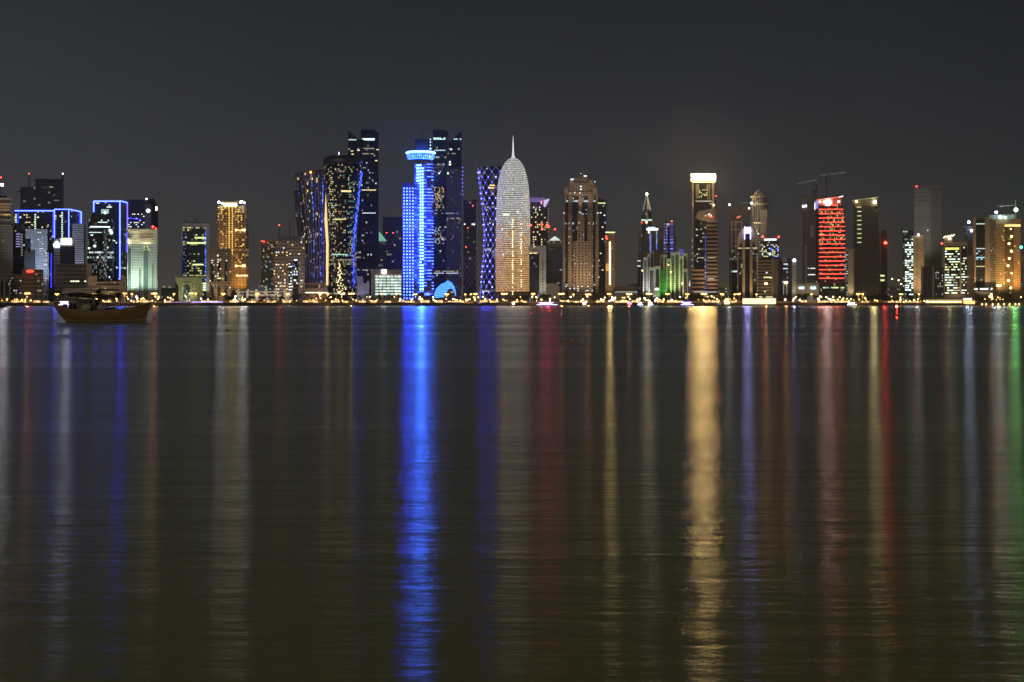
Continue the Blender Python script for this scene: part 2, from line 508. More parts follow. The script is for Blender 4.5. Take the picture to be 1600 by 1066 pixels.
# sandstone wall added behind the shore drive to catch the lamps' light
wall_m = P('promenade_stone', (.42, .33, .22), .9, nscale=.8)
mb = MB()
for p in range(-120, 1700, 30):
    y0, y1 = shoreY(p) + 42, shoreY(p + 30) + 42
    a, b_ = (X(p, y0), y0), (X(p + 30, y1), y1)
    mb.face([(a[0], a[1], G), (b_[0], b_[1], G), (b_[0], b_[1], G + 2.0), (a[0], a[1], G + 2.0)])
    mb.face([(a[0], a[1], G + 2.0), (b_[0], b_[1], G + 2.0), (b_[0], b_[1] + .6, G + 2.0), (a[0], a[1] + .6, G + 2.0)])
    mb.face([(a[0], a[1] + .6, G + 2.0), (b_[0], b_[1] + .6, G + 2.0), (b_[0], b_[1] + .6, G), (a[0], a[1] + .6, G)])
tag(mb.build('light_catch_wall', wall_m), 'long low sandstone wall added behind the shore drive to catch the lamp light', 'wall')
mb = MB()
for p in range(-900, 2500, 60):
    y0, y1 = shoreY(p), shoreY(p + 60)
    mb.face([(X(p, y0 + 14), y0 + 14, G + .005), (X(p + 60, y1 + 14), y1 + 14, G + .005), (X(p + 60, y1 + 36), y1 + 36, G + .005), (X(p, y0 + 36), y0 + 36, G + .005)])
tag(mb.build('road', P('asphalt', (.05, .05, .052), .9)), kind='structure')
# ---------------------------------------------------------------- the skyline, left to right
# --- far left cluster
f_brown = facade('facade_brown_grid', (.30, .24, .17), (.03, .03, .035), (.28, .78), (.3, .8))
f_brown2 = facade('facade_brown_grid_warm', (.36, .28, .19), (.03, .03, .03), (.25, .75), (.3, .8), lit=.03, c1=WARM, c2=(1, .8, .5), s=.6)
f_dkglass = facade('facade_dark_glass', (.06, .065, .08), (.018, .022, .035), (.05, .95), (.12, .88), lit=.02, c1=WARM, c2=WH, s=.8, wrough=.4)
f_frame = facade('facade_bare_floors', (.20, .19, .22), (.035, .035, .06), (.04, .96), (.18, .95), lit=.015, c1=(.8, .75, 1), c2=WARM, s=.25)
f_neon = facade('facade_neon_block', (.03, .032, .05), (.012, .015, .035), (.15, .85), (.2, .8), lit=.09, c1=WARM, c2=WH, s=1.3, wrough=.3)
f_lav = facade('facade_lavender', (.56, .58, .66), (.05, .055, .07), (.3, .72), (.3, .68), lit=.05, c1=WH, c2=WARM, s=.8)

b = B('tower', 'dark brown tower with lit cornice bands and white beacon at the left photo edge', 'tower', -22, 20, 2200)
b.fac('body', -22, 20, 352, None, 12, 27, f_brown2)
b.fac('tier', -20, 16, 309, 352, 9, 9, f_brown, y=2, d=28)
for py in (309, 317, 334, 342, 351): b.box('cornice', -22, 18, py, py + 2.2, P('cornice_lit', (.5, .4, .24), .8), y=-.8, d=34)
b.dome('dome', -1, 308, 11, 6, roofm, y=15)
b.spike('mast', 1.5, 275, 303, .3, .6, dark_metal, y=14)
b.lamp('beacon', 3, 289, 2.2, e_hot, (.75, .85, 1), 22000, y=-4)
b.lamp('red_beacon', 1.5, 277.5, 1.0, e_red, RED, 3000, y=12)
for x_ in (-6, 10): b.flood(x_, -7, 344, x_, 312, (1, .7, .35), 9000, 90)

b = B('building', 'low brown block with tall arched recesses beneath the tower at the left photo edge', 'building', -12, 16, 2090)
b.fac('body', -12, 16, 428, None, 6, 7, f_brown2, d=30)
for x_ in (-6, 3, 11): b.box('recess', x_ - 2, x_ + 2, 440, 462, dark_glass, y=-.3, d=1)

b = B('tower', 'dark glass tower with blue floor bands behind the brown tower on the left', 'tower', 15, 41, 2230)
b.fac('body', 16, 39, 358, None, 7, 30, f_dkglass)
b.poly('roof_parapet', [(15, 360), (15, 350), (20, 349), (23, 354), (27, 349), (31, 354), (35, 349), (40, 356), (40, 360)], P('parapet_brown', (.3, .25, .19)), y=-1, d=34)
for k in range(6): b.box('lit_floor', 25, 32, 365 + k * 3.9, 366.8 + k * 3.9, E('lit_lavender', (.5, .45, 1), .6), y=-.3, d=.5)
for k in range(9): b.box('window', 33.2, 35.2, 366 + k * 4, 367.8 + k * 4, e_dimw, y=-.3, d=.4)
b = B('building', 'low brown block with stepped window bays behind the first street lamp on the left', 'building', 14, 37, 2110)
b.fac('body', 14, 37, 429, None, 7, 9, f_brown, d=30)
b.wins(14, 37, 429, 464, 7, 9, .12, [e_dimw, e_cool])

b = B('tower', 'unlit tower of bare concrete floors under construction behind the neon edged block', 'tower', 31, 100, 2700)
b.fac('body', 32, 56, 292, None, 6, 44, f_frame, d=40)
b.fac('tall_bay', 55.5, 98, 283, None, 11, 48, f_frame, y=-1, d=42)
b.box('roof_slab', 55, 99, 279.5, 283, P('site_dark', (.05, .05, .06)), y=-2, d=44)
b.box('hoist_tower', 96, 99.5, 274, 330, P('site_grey', (.10, .10, .11)), y=-3, d=4)
b.box('ledge', 27, 33, 298.5, 300, P('site_dark', (.05, .05, .06)), y=-2, d=8)
b.box('core_light', 77, 83, 291.5, 293, e_dimw, y=-1.4, d=.5); b.box('core_light', 84, 92, 312.5, 314, E('lit_lavender_dim', (.5, .45, .9), .35), y=-1.4, d=.5)
b.spike('mast', 45.5, 272, 292, .7, .9, P('site_dark', (.05, .05, .06)), y=10)
b.lamp('red_beacon', 45.5, 271.5, .9, e_red, RED, 3000); b.lamp('work_light', 98, 271.6, 1.0, E('work_yellow', (1, .9, .55), 9), (1, .9, .6), 3000)

b = B('building', 'dark glass block outlined with blue neon along its roof, rows of small yellow windows', 'building', 22, 136, 2320, face=False)
b.fac('wing', 22, 85, 329, None, 16, 34, f_neon, y=1.5, d=30)
b.fac('wing', 85, 108, 327, None, 6, 34, f_neon, y=0, d=62)
for x_, a, c, n in ((25, 334, 349, 4), (55, 334, 392, 16), (97, 331, 371, 11)):
    for k in range(n):
        yy = a + (c - a) * (k + .5) / n
        b.box('window', x_ - 1.1, x_ + 1.1, yy - 1.1, yy + .9, E('lit_stair', (.72, 1, .85), 1.5), y=-.4 if x_ > 85 else 1.1, d=.3)
b.strip('neon_line', [(23, 329.5), (85, 329.5)], 1.6, e_neon, y=.8)
b.strip('neon_line', [(85, 372), (85, 327.2), (107.5, 327.2), (107.5, 373)], 1.3, e_neon, y=-.8)
b.strip('neon_line', [(28.5, 332), (28.5, 349)], 1.2, e_neonp, y=.9)
b.strip('neon_line', [(83, 331), (83, 372)], 1.4, e_neonp, y=.9)
b.strip('neon_line', [(80, 396), (80, 450)], 1.6, e_neonp, y=.9)
x0, z0_ = b.pt(108, 327.3, 0); z1_ = b.pt(136, 331, 62)[1]
MB().tube((x0 + .7, 0, z0_), (x0 + .7, 62, z0_), .75, .75, 4).build('neon_line', e_neon, b.o)
MB().tube((x0 + .7, 62.4, z0_), (x0 + .7, 62.4, z0_ - b.m(80)), .75, .75, 4).build('neon_line', e_neon, b.o)
b.wins(28, 84, 334, 372, 14, 10, .13, [e_warm, e_dimw], .5, .45, y=1.1)

b = B('tower', 'white tower with close horizontal louvres between two neon edged blocks', 'tower', 112, 133, 2240)
b.fac('body', 113, 131, 349, None, 1, 36, facade('facade_louvres', (.62, .63, .68), (.07, .07, .09), (0, 1), (.45, .95)), d=24)
b.fac('glazed_side', 131, 133.5, 352, 413, 1, 20, f_dkglass, y=1, d=22)
b.flood(122, -40, None, 122, 370, (.75, .78, 1), 150000, 60)

b = B('building', 'pale lavender apartment block with small dark windows stepping down to the left', 'building', 39, 76, 2190)
b.fac('body', 55, 74, 358, None, 6, 30, f_lav)
b.fac('bay', 40, 55, 358, 373, 5, 5, f_lav, d=30)
b.fac('glazed_bay', 40, 48, 373, 394, 3, 7, f_dkglass, y=1, d=26)
b.fac('bay', 48, 55, 373, 394, 2, 6, f_lav, y=.3, d=26)
b.box('dark_wing', 38, 55, 394, None, P('dark_render', (.06, .055, .055)), y=-3, d=34)
b.fac('step', 70, 76, 395, None, 2, 20, f_lav, y=2, d=20)
b.wins(55, 74, 358, 466, 6, 30, .09, [e_warm, e_white], .45, .4)
b.lamp('lit_window', 41.4, 405.5, 1.2, E('lamp_ywhite', (1, .95, .55), 3))
b.flood(62, -60, None, 62, 390, (.62, .78, 1), 280000, 60)

b = B('building', 'narrow block with a wide glowing white roof sign and a white bottle shaped sign', 'building', 83, 118, 2130)
b.fac('striped_wall', 84, 94, 373, None, 1, 22, facade('facade_stripes_lav', (.50, .48, .58), (.18, .17, .25), (0, 1), (.0, .45)), d=26)
b.fac('glazed_wall', 94, 117, 385, None, 6, 20, f_dkglass, y=.5, d=26)
b.box('roof_block', 93, 117, 372, 385, P('roof_grey', (.25, .25, .28)), y=1, d=20)
b.box('sign', 95.5, 112, 372.3, 382, E('sign_white', (1, 1, .95), 5), y=-.6, d=1.2)
x_, z_ = b.pt(88.5, 379, -.8)
mb = MB().ball((x_, -.8, z_), b.m(1.9), 12, 8); xx = b.m(4.2)
mb.box(x_ - xx, x_ + xx, -1.2, -.2, z_ - b.m(6.6), z_ - b.m(2.2), bottom=True)
mb.build('sign', E('sign_coolwhite', (.8, .95, 1), 9), b.o)
b.beam(b.pt(103, 377, -3)[0], -3.5, b.pt(103, 377, -3)[1], (.9, .88, 1), 16000, 3)

b = B('office_building', 'low brown office block with a square grid facade and a lit row of four windows', 'office building', 87, 145, 2080)
b.fac('body', 88, 135, 413, None, 13, 9, facade('facade_office_grid', (.36, .31, .23), (.055, .05, .045), (.12, .9), (.15, .88)), d=30)
b.box('stair_slab', 135, 144, 412, None, beige, y=-2, d=30)
b.wins(88, 135, 413, 466, 13, 9, 0, [E('lit_officegreen', (.9, 1, .7), 1.4)], .8, .4, cells=[(6, 4), (7, 4), (8, 4), (9, 4), (12, 4)])

b = B('building', 'low dark block with a glowing red oval sign on its roof edge', 'building', 34, 69, 2070)
b.fac('body', 34, 55, 421, None, 6, 8, f_brown, d=26)
b.fac('side_wing', 55, 68, 421, None, 4, 8, f_brown, y=1.5, d=24)
x_, z_ = b.pt(47, 424, -.6)
MB().ball((x_, -.6, z_), b.m(6), 14, 6, .36).build('sign', E('sign_red', (1, .06, .03), 2.6), b.o, True)
b.wins(34, 55, 421, 462, 6, 8, .06, [e_dimw]); b.wins(55, 68, 421, 462, 4, 8, .1, [e_dimw], y=1.2)

b = B('building', 'stepped beige office block with long strip windows behind the dhow', 'building', 128, 198, 2060)
b.fac('body', 145, 190, 440, None, 1, 4, facade('facade_strips', (.45, .38, .26), (.06, .055, .05), (.12, .92), (.3, .62)), d=26)
b.fac('low_wing', 100, 152, 450, None, 1, 2, facade('facade_strips2', (.45, .38, .27), (.1, .09, .07), (.1, .6), (.3, .6)), y=-4, d=24)
b.box('stair_block', 138, 152, 431, None, beige, y=1, d=20); b.box('stair_block', 188, 197, 432, None, beige, y=-2, d=28)
b.wins(145, 190, 440, 464, 22, 8, .05, [e_warm], .6, .35)
b.flood(120, -30, None, 165, 445, (1, .7, .35), 22000, 100)

b = B('tower', 'tall dark glass tower outlined in bright blue neon with a pale glass flank', 'tower', 145, 198, 2180, face=False)
f_dkn = facade('facade_neon_tower', (.03, .035, .05), (.012, .018, .035), (.08, .92), (.15, .85), lit=.03, row=.05, c1=WH, c2=(.8, .9, 1), s=1.2, wrough=.25)
b.fac('body', 146, 187, 314.5, None, 14, 36, f_dkn, d=40)
xr = b.pt(187, 330)[0]
z0_, z1_ = b.pt(187, 362)[1], b.pt(187, 315)[1]
MB().box(xr - .5, xr + .6, 2, 38, z0_, z1_, 10, 14, (0, 0)).build('pale_flank', facade('facade_pale_flank', (.34, .37, .36), (.22, .25, .25), (.05, .95), (.15, .9)), b.o)
b.strip('neon_line', [(146.5, 334), (146.5, 314.5), (187.3, 314.5), (187.3, 437)], 1.7, e_neon, y=-.9)
MB().tube((xr + .8, 0, z1_ + .8), (xr + .8, 40, z1_ + .8), .7, .7, 4).build('neon_line', e_neon, b.o)
MB().tube((xr + .8, 40.5, z1_ + .8), (xr + .8, 40.5, z1_ - b.m(76)), .6, .6, 4).build('neon_line', E('neon_blue_soft', (.12, .10, 1), 4), b.o)
b.box('lit_hall', 158, 170, 327, 334, E('lit_hall', (.65, .95, .85), .55), y=-.3, d=.5)
b.lamp('ceiling_glow', 164.5, 332.5, 2.6, E('lit_hall2', (.75, 1, .9), 2.2), y=.8)
b.wins(147, 186, 316, 440, 14, 40, 0, [e_white], .8, .5, cells=[(1, 39), (2, 39), (7, 37), (8, 37), (9, 37), (11, 20), (12, 19)])
b = B('tower', 'dark curved glass tower with notched crown and white light bands before the neon outlined tower', 'tower', 137, 177, 2120)
b.poly('crown', [(141, 350), (143, 332), (150, 331), (153, 340), (158, 346), (158, 350)], P('crown_dark', (.035, .035, .045), .4), y=3, d=22)
b.loft('body', [(None, 138, 177), (350, 138, 177), (343, 141, 174)], facade('facade_curved_dark', (.03, .033, .04), (.012, .016, .022), (.05, .95), (.15, .85), lit=.05, row=.06, c1=WH, c2=(.7, .9, 1), s=1.6, wrough=.25), n=28, yr=.55, nx=40, ny=34, smooth=True)
b.box('lit_floor', 141, 172, 353.5, 355.2, E('lit_band', (.75, 1, .95), 2.2), y=-1.2, d=2)
b.box('lit_floor', 153, 168, 346.5, 348, E('lit_band_dim', (.75, 1, .95), 1.1), y=-1.2, d=2)
b.box('lit_floor', 139, 159, 362.6, 363.8, E('lit_band_dim', (.75, 1, .95), 1.1), y=-.9, d=2)
b.fac('stair_tower', 162, 167.5, 358, None, 2, 34, facade('facade_stairlit', (.12, .14, .15), (.2, .25, .26), (.1, .9), (.2, .85), lit=.55, c1=(.6, .85, .9), c2=WH, s=.5), y=-2.2, d=6)
for x_, y_, r_ in ((163.5, 379, 1.4), (148, 384.5, 2.2), (139, 388, 1.8), (172, 360, 2.4), (174, 364, 2.6)): b.lamp('lit_room', x_, y_, r_, e_white, y=-.4)
b.wins(144, 166, 402, 436, 8, 11, .5, [E('lit_coolsm', (.75, .9, 1), .6), e_dimw], .35, .45, y=-2.6, maxn=36)

b = B('tower', 'slant topped dark tower with a round white emblem and an upright white sign', 'tower', 199, 248, 2420)
b.poly('wing', [(199, None), (199, 312), (226, 312), (228, 340), (228, None)], facade('facade_blue_dusk', (.05, .055, .10), (.05, .055, .13), (.03, .97), (.1, .9), lit=0), d=30, nx=8, ny=30)
b.wins(200, 226, 333, 356, 9, 7, .3, [e_warm, e_white], .7, .45)
b.strip('neon_line', [(200, 340.5), (221, 343.5)], 1.3, e_neonp, y=-.8)
b.poly('crown', [(227, 318), (228, 311), (240, 310), (240, 322)], P('crown_dark', (.035, .035, .045), .4), y=2, d=22)
b.box('sign_wall', 226, 236.5, 319, 360, P('sign_panel', (.22, .25, .34), .5), y=-2, d=10)
b.poly('wing', [(236.5, None), (236.5, 312), (241, 311), (247, 326), (247, None)], dark_glass, y=-1, d=24)
x_, z_ = b.pt(231.6, 329.5, -2.4)
mb = MB(); rr_ = b.m(2.5); r2 = b.m(.9)
for k in range(16):
    a0, a1 = k / 16 * 2 * math.pi, (k + 1) / 16 * 2 * math.pi
    w0 = 1.12 if k % 4 == 0 else 1.0
    mb.poly([(x_ + rr_ * w0 * math.cos(a0), z_ + rr_ * w0 * math.sin(a0)), (x_ + rr_ * w0 * math.cos(a1), z_ + rr_ * w0 * math.sin(a1)),
             (x_ + r2 * .5 * math.cos(a1), z_ + r2 * 1.5 * math.sin(a1)), (x_ + r2 * .5 * math.cos(a0), z_ + r2 * 1.5 * math.sin(a0))], -2.6, -2.1)
mb.build('emblem', E('emblem_white', (.85, 1, .9), 5), b.o)
b.box('sign', 243, 245.6, 323, 329, E('sign_white', (1, 1, .95), 5), y=-1.6, d=.5)
b.lamp('work_light', 229, 311, 1.0, E('work_white', (1, 1, .95), 10), (1, 1, .95), 2500)
MB().tube((b.pt(228, 311, 6)[0], 6, b.pt(228, 311, 6)[1]), (b.pt(208, 303, 6)[0], 6, b.pt(208, 303, 6)[1]), .5, .35, 4).build('crane_jib', P('crane_grey', (.4, .38, .33)), b.o)

b = B('tower', 'white masonry tower floodlit pale green from its foot with a wide lit cornice', 'tower', 198, 246, 2150)
f_wg = facade('facade_white_masonry', (.66, .66, .60), (.05, .06, .06), (.28, .76), (.25, .75))
b.fac('body', 199, 246, 364, None, 14, 27, f_wg, d=34)
for xa, xb, t_ in ((200, 205, 388), (224.5, 232, 388), (217, 219.5, 420), (237, 239.5, 412)):
    b.fac('glazed_strip', xa, xb, t_, None, 2, 24, facade('facade_strip_green', (.25, .30, .28), (.05, .07, .07), (.08, .92), (.15, .8)), y=-.35, d=1)
b.box('cornice', 197, 247, 357.5, 361, P('cornice_white', (.7, .66, .55)), y=-3.5, d=40)
b.box('attic', 200, 245, 361, 364.5, P('cornice_white', (.7, .66, .55)), y=-.6, d=35)
for k in range(5): b.box('loggia_pier', 218.5 + k * 4.2, 220.4 + k * 4.2, 365, 371, P('lit_loggia', (.75, .6, .4)), y=-1.4, d=1.2)
b.box('balcony', 219, 237, 372, 381, P('cornice_white', (.7, .66, .55)), y=-2.4, d=3); b.box('balcony', 198.5, 206, 372, 381, P('cornice_white', (.7, .66, .55)), y=-2.4, d=3)
for k in range(6): b.box('balcony_opening', 220 + k * 2.9, 221.5 + k * 2.9, 373.5, 378.5, dark_glass, y=-2.7, d=.5)
b.wins(224, 240, 384, 392, 6, 2, .6, [E('lit_yg', (.9, 1, .35), 1.2)], .7, .5, y=-.6)
b.lamp('red_beacon', 239, 354.5, 1.6, e_red, RED, 2500, y=4); b.lamp('red_beacon', 243.5, 357, 1.0, e_red)
for x_ in (201, 212, 224, 238): b.flood(x_, -16, None, x_ + 1, 380, (.72, 1, .80), 85000 if x_ > 201 else 190000, 75)
for x_ in (203, 212, 221, 229, 237): b.flood(x_, -9, 386, x_, 362, (1, .80, .42), 5200, 100)
for x_ in (202, 228): b.flood(x_, -6, 384, x_, 374, (1, .95, .75), 2600, 110)

# --- second group
b = B('tower', 'glass tower with white corner columns, yellow green lit floors and a small roof dome', 'tower', 283, 329, 2260)
b.fac('glazing', 285.5, 322, 354, None, 11, 32, facade('facade_green_glass', (.07, .09, .08), (.02, .03, .03), (.1, .9), (.25, .75), lit=.16, row=.09, c1=(.85, 1, .35), c2=(1, .85, .3), s=1.2), d=30)
b.box('frame', 283, 285.5, 350, None, pale, y=-1, d=32); b.box('frame', 322, 328.5, 350.5, None, pale, y=-1, d=32)
b.box('roof_beam', 283, 328.5, 349, 354, pale, y=-1.6, d=34); b.box('penthouse', 292, 316, 346, 349, P('roof_grey', (.25, .25, .28)), y=6, d=16)
b.dome('dome', 303, 347.5, 6.2, 6.5, P('dome_grey', (.42, .42, .42), .5), y=14)
b.spike('mast', 288.5, 342, 350, .4, .5, dark_metal); b.spike('mast', 321.5, 346, 350, .4, .5, dark_metal)
for y_, x0_, x1_ in ((370.5, 304, 322), (371.8, 304, 322), (378.5, 292, 322), (380, 292, 322), (412.5, 301, 318), (413.6, 301, 318)): b.box('lit_floor', x0_, x1_, y_, y_ + .9, E('lit_lime', (.85, 1, .4), 1.7), y=-.3, d=.5)
for k in range(30): b.lamp('blue_lamp', 321, 358 + k * 3.2 + R.uniform(-.5, .5), R.choice((.5, .8, 1.1)), E('blue_dot', (.06, .16, 1), 2.6), y=-.4)
for k in range(14): b.lamp('blue_lamp', 287.5 + R.choice((0, 2.2)), 366 + k * 5.6, .6, E('blue_dot_dim', (.06, .16, 1), 2), y=-.4)
for k in range(4): b.box('lit_floor', 314.5, 322, 442 + k * 3.4, 444.2 + k * 3.4, E('lit_lime', (.85, 1, .4), 1.7), y=-.5, d=.4)
b.flood(326, -14, None, 325, 420, (.85, 1, .5), 26000, 60)

b = B('building', 'sandy building with a deep round arch below the glass tower with the roof dome', 'building', 273, 318, 2110)
f_sand = P('sandstone_wall', (.46, .42, .27), .9)
ar = [(288 + 6.2 * math.cos(a), 452 - 8 * math.sin(a)) for a in [math.pi * k / 10 for k in range(11)]]
ar = [(291.5 + (p[0] - 288), p[1]) for p in ar]
b.poly('body', [(279, None), (279, 447), (274, 440), (274, 435), (313, 435), (317, 440), (310, 448), (310, None), (297.7, None)] + ar + [(285.3, None)], f_sand, d=24)
b.fac('arch_glazing', 284, 299, 443, None, 5, 6, facade('facade_arch', (.1, .1, .1), (.04, .05, .05), (.1, .9), (.1, .9), lit=.3, c1=(.7, .95, .9), c2=WH, s=.6), y=3, d=1)
b.box('cornice', 273, 318, 433.5, 436, f_sand, y=-1.2, d=26)
for k in range(7): b.box('window', 285 + k * 2, 286.2 + k * 2, 439.5, 441.8, dark_glass, y=-.3, d=.5)
for x_ in (282.5, 301, 306): 
    for k in range(4): b.box('window', x_ - .5, x_ + .6, 443 + k * 5, 445.5 + k * 5, dark_glass, y=-.3, d=.5)
b.poly('dark_corner', [(274, None), (274, 441), (279, 448), (279, None)], dark_glass, y=1, d=18); b.poly('dark_corner', [(310, None), (310, 449), (317, 441), (317, None)], f_sand, y=1.5, d=18)
b.flood(292, -22, None, 292, 445, (.85, 1, .5), 22000, 110)

b = B('building', 'beige hotel block of pointed window bays squeezed before the golden tower', 'building', 326, 362, 2160)
f_bei = facade('facade_beige_bays', (.45, .37, .27), (.04, .045, .05), (.28, .7), (.3, .75))
b.fac('body', 327, 361, 391, None, 12, 20, f_bei, d=26)
b.box('cornice', 326.5, 361.5, 388, 391, beige, y=-1, d=28)
for x_ in (331.5, 342.5, 353): b.fac('glazed_strip', x_ - 2, x_ + 2, 411, 440, 2, 9, f_dkglass, y=-.4, d=1)
for x_ in (331.5, 342.5, 353): b.fac('glazed_strip', x_ - 2, x_ + 2, 446, 462, 2, 5, f_dkglass, y=-.4, d=1)
b.wins(327, 361, 391, 462, 12, 20, .06, [e_warm, e_white, e_dimw], .5, .5, y=-.5)
b.wins(339, 346, 397, 440, 2, 12, .5, [E('lit_mixed', (.95, 1, .6), 1.2)], .6, .5, y=-.6)
b.flood(345, -26, None, 345, 440, (1, .62, .28), 26000, 100)

b = B('tower', 'golden lit tower with a blazing white crown between two corner lights', 'tower', 337, 388, 2230)
f_gold = facade('facade_gold_tower', (.42, .31, .17), (.03, .028, .025), (.28, .74), (.28, .76), lit=.05, row=.07, c1=(1, .68, .2), c2=(1, .55, .15), s=1.6)
b.loft('body', [(None, 338, 388), (329, 338, 388)], f_gold, n=24, yr=.5, nx=36, ny=36, sq=4.5, smooth=False)
b.loft('tier', [(329, 339, 386.5), (322, 340, 385)], f_gold, n=24, yr=.5, nx=30, ny=3, sq=4.5, smooth=False)
b.box('crown_beam', 349, 370, 318, 322, E('crown_white', (1, .84, .46), 7), y=-1.4, d=3)
b.box('crown_pier', 348.5, 350, 314.5, 323, beige, y=-.4, d=4); b.box('crown_pier', 368.6, 371, 313.5, 323, beige, y=-.4, d=4); b.box('crown_roof', 350, 369, 315.5, 317.4, beige, y=3, d=8)
for x_, y_, r_ in ((342, 316.3, 1.7), (346.5, 317.8, 1.1), (376, 316.2, 1.8), (381.5, 317, 1.4), (378.5, 315, 1.0)): b.lamp('crown_light', x_, y_, r_, e_hot, (.85, .92, 1), 3800, y=-2)
b.beam(b.pt(360, 320, -3)[0], -3.5, b.pt(360, 320, -3)[1], (1, .8, .4), 4000, 3)
for k in range(44): b.lamp('gold_lamp', 358 + (0 if k < 40 else .6), 325 + k * 3.1, .8, e_gold, y=-.9)
for k in range(24): b.lamp('gold_lamp', 363, 325 + k * 3.1, .75, e_gold, y=-.9)
for y_ in (359.6, 415.6): 
    for x_ in (369, 379.5, 382): b.lamp('gold_lamp', x_, y_, 1.5, E('lit_gold_hot', (1, .75, .3), 7), y=-.6)
    b.box('lit_floor', 368, 384, y_ - .6, y_ + .6, e_gold, y=-.3, d=.4)
for x0_, n_, p_ in ((339, 5, .5), (366, 5, .4)):
    b.wins(x0_ + 1, x0_ + 15, 323, 345, 6, 7, p_, [e_gold, E('lit_amber', (1, .6, .15), 1.2)], .6, .5, y=-.3)
    b.wins(x0_ + 1, x0_ + 15, 345, 440, 6, 30, .10, [e_gold, E('lit_amber', (1, .6, .15), 1.2)], .6, .5, y=-.3)
for k in range(7): b.lamp('gold_lamp', 370 + k * 2.7, 430.8, .8, E('lit_gold_w', (1, .9, .5), 4), y=-.7)
for x_ in (368, 377, 385): b.flood(x_, -14, None, x_, 410, (1, .50, .13), 70000, 60)
b.flood(350, -30, 400, 350, 350, (1, .60, .25), 40000, 90)

b = B('building', 'low white waterfront block of three storeys with square piers and set back balconies', 'building', 369, 458, 2040)
b.fac('body', 372, 456, 455, None, 21, 3, facade('facade_white_low', (.66, .62, .56), (.06, .05, .045), (.06, .94), (.2, .68)), y=3, d=16)
for x_ in (370, 385, 399, 414, 429, 443): b.box('pier', x_, x_ + 4.2, 452, None, P('pier_white', (.68, .66, .62)), y=0, d=20)
b.box('water_tank', 404, 414, 446, 455, P('tank_green', (.4, .45, .42)), y=8, d=8)
b.wins(372, 456, 455, 470, 21, 3, .12, [e_warm], .5, .35, y=2.8)
for x_ in (378, 396, 412, 432, 450): b.flood(x_, -12, None, x_, 458, (1, .85, .65), 5200, 120)

b = B('building', 'narrow ochre apartment tower with yellow windows and a greenish glass bay', 'building', 407, 434, 2200)
b.fac('body', 408, 434, 378, None, 10, 26, facade('facade_ochre', (.26, .22, .14), (.05, .05, .04), (.3, .75), (.3, .75)), d=26)
b.fac('glass_bay', 415, 426.5, 403, None, 4, 18, facade('facade_teal_bay', (.2, .26, .25), (.14, .2, .2), (.08, .92), (.2, .8), lit=.25, c1=(.6, .95, .85), c2=WARM, s=.7), y=-1.6, d=4)
b.wins(408, 434, 378, 460, 10, 26, .2, [e_warm, E('lit_yg', (.9, 1, .35), 1.2), e_dimw], .45, .45, maxn=60)
b.box('roof_room', 413, 432, 374, 378, beige, y=4, d=12)
b.lamp('red_beacon', 409, 377, .9, e_red); b.lamp('red_beacon', 412.5, 377.5, .9, e_red)

b = B('building', 'pale grey apartment block with white windows and two roof masts', 'building', 426, 477, 2140)
f_pg = facade('facade_pale_grey', (.48, .43, .40), (.06, .06, .07), (.26, .76), (.3, .72))
b.fac('body', 431, 476, 376, None, 13, 19, f_pg, d=26)
b.fac('wing', 427, 450, 392, None, 7, 15, facade('facade_pale_brown', (.40, .31, .24), (.06, .06, .06), (.26, .76), (.3, .72)), y=-2, d=24)
b.box('roof_room', 434, 471, 369, 376, P('roof_grey', (.25, .25, .28)), y=4, d=16)
b.spike('mast', 436, 353, 372, .3, .5, dark_metal); b.spike('mast', 452.8, 348, 372, .4, .6, dark_metal)
b.lamp('red_beacon', 436, 352, 1.0, e_red, RED, 2500)
b.fac('glazed_bay', 451, 456, 410, None, 2, 14, f_dkglass, y=-.5, d=2); b.fac('glazed_bay', 458, 466, 404, None, 3, 15, f_dkglass, y=-.7, d=2)
b.wins(431, 476, 376, 464, 13, 19, .13, [e_white, e_warm, e_dimw], .55, .4, maxn=60)
b.wins(427, 450, 392, 464, 7, 15, .28, [e_white, e_warm], .55, .4, y=-2.2, maxn=50)
b.wins(451, 456, 410, 464, 2, 12, .7, [e_white], .8, .4, y=-.8); b.wins(459, 465, 404, 445, 3, 9, .4, [e_blue, e_white], .7, .6, y=-.9)
b.flood(450, -40, None, 452, 420, (1, .68, .45), 42000, 90)

# --- flared towers
f_fl = facade('facade_flared', (.22, .19, .17), (.03, .03, .032), (.22, .9), (.18, .9), lit=.05, c1=(1, .8, .55), c2=(.8, .85, 1), s=.7, wrough=.3)
b = B('tower', 'shorter flared dark glass tower with waving ribs, left of the domed flared one', 'tower', 458, 514, 2330)
prof = [(443, 479, 512), (420, 478, 512), (400, 476.5, 512), (375, 474, 511.5), (345, 471, 511), (315, 467, 510.5), (290, 464, 510), (272, 461, 509)]
b.loft('body', [(None, 479, 512)] + prof, f_fl, n=36, yr=.7, nx=64, ny=64)
b.poly('roof_rim', [(460.5, 278), (461, 271.5), (470, 269), (485, 266.5), (500, 265), (509, 266), (509, 274), (485, 273)], P('rim_dark', (.06, .055, .055), .4), y=2, d=24)
b.loft('fin', [(None, 473, 481), (400, 470, 478), (350, 463, 472), (298, 458.5, 469)], f_fl, n=12, yr=1.2, nx=12, ny=60)
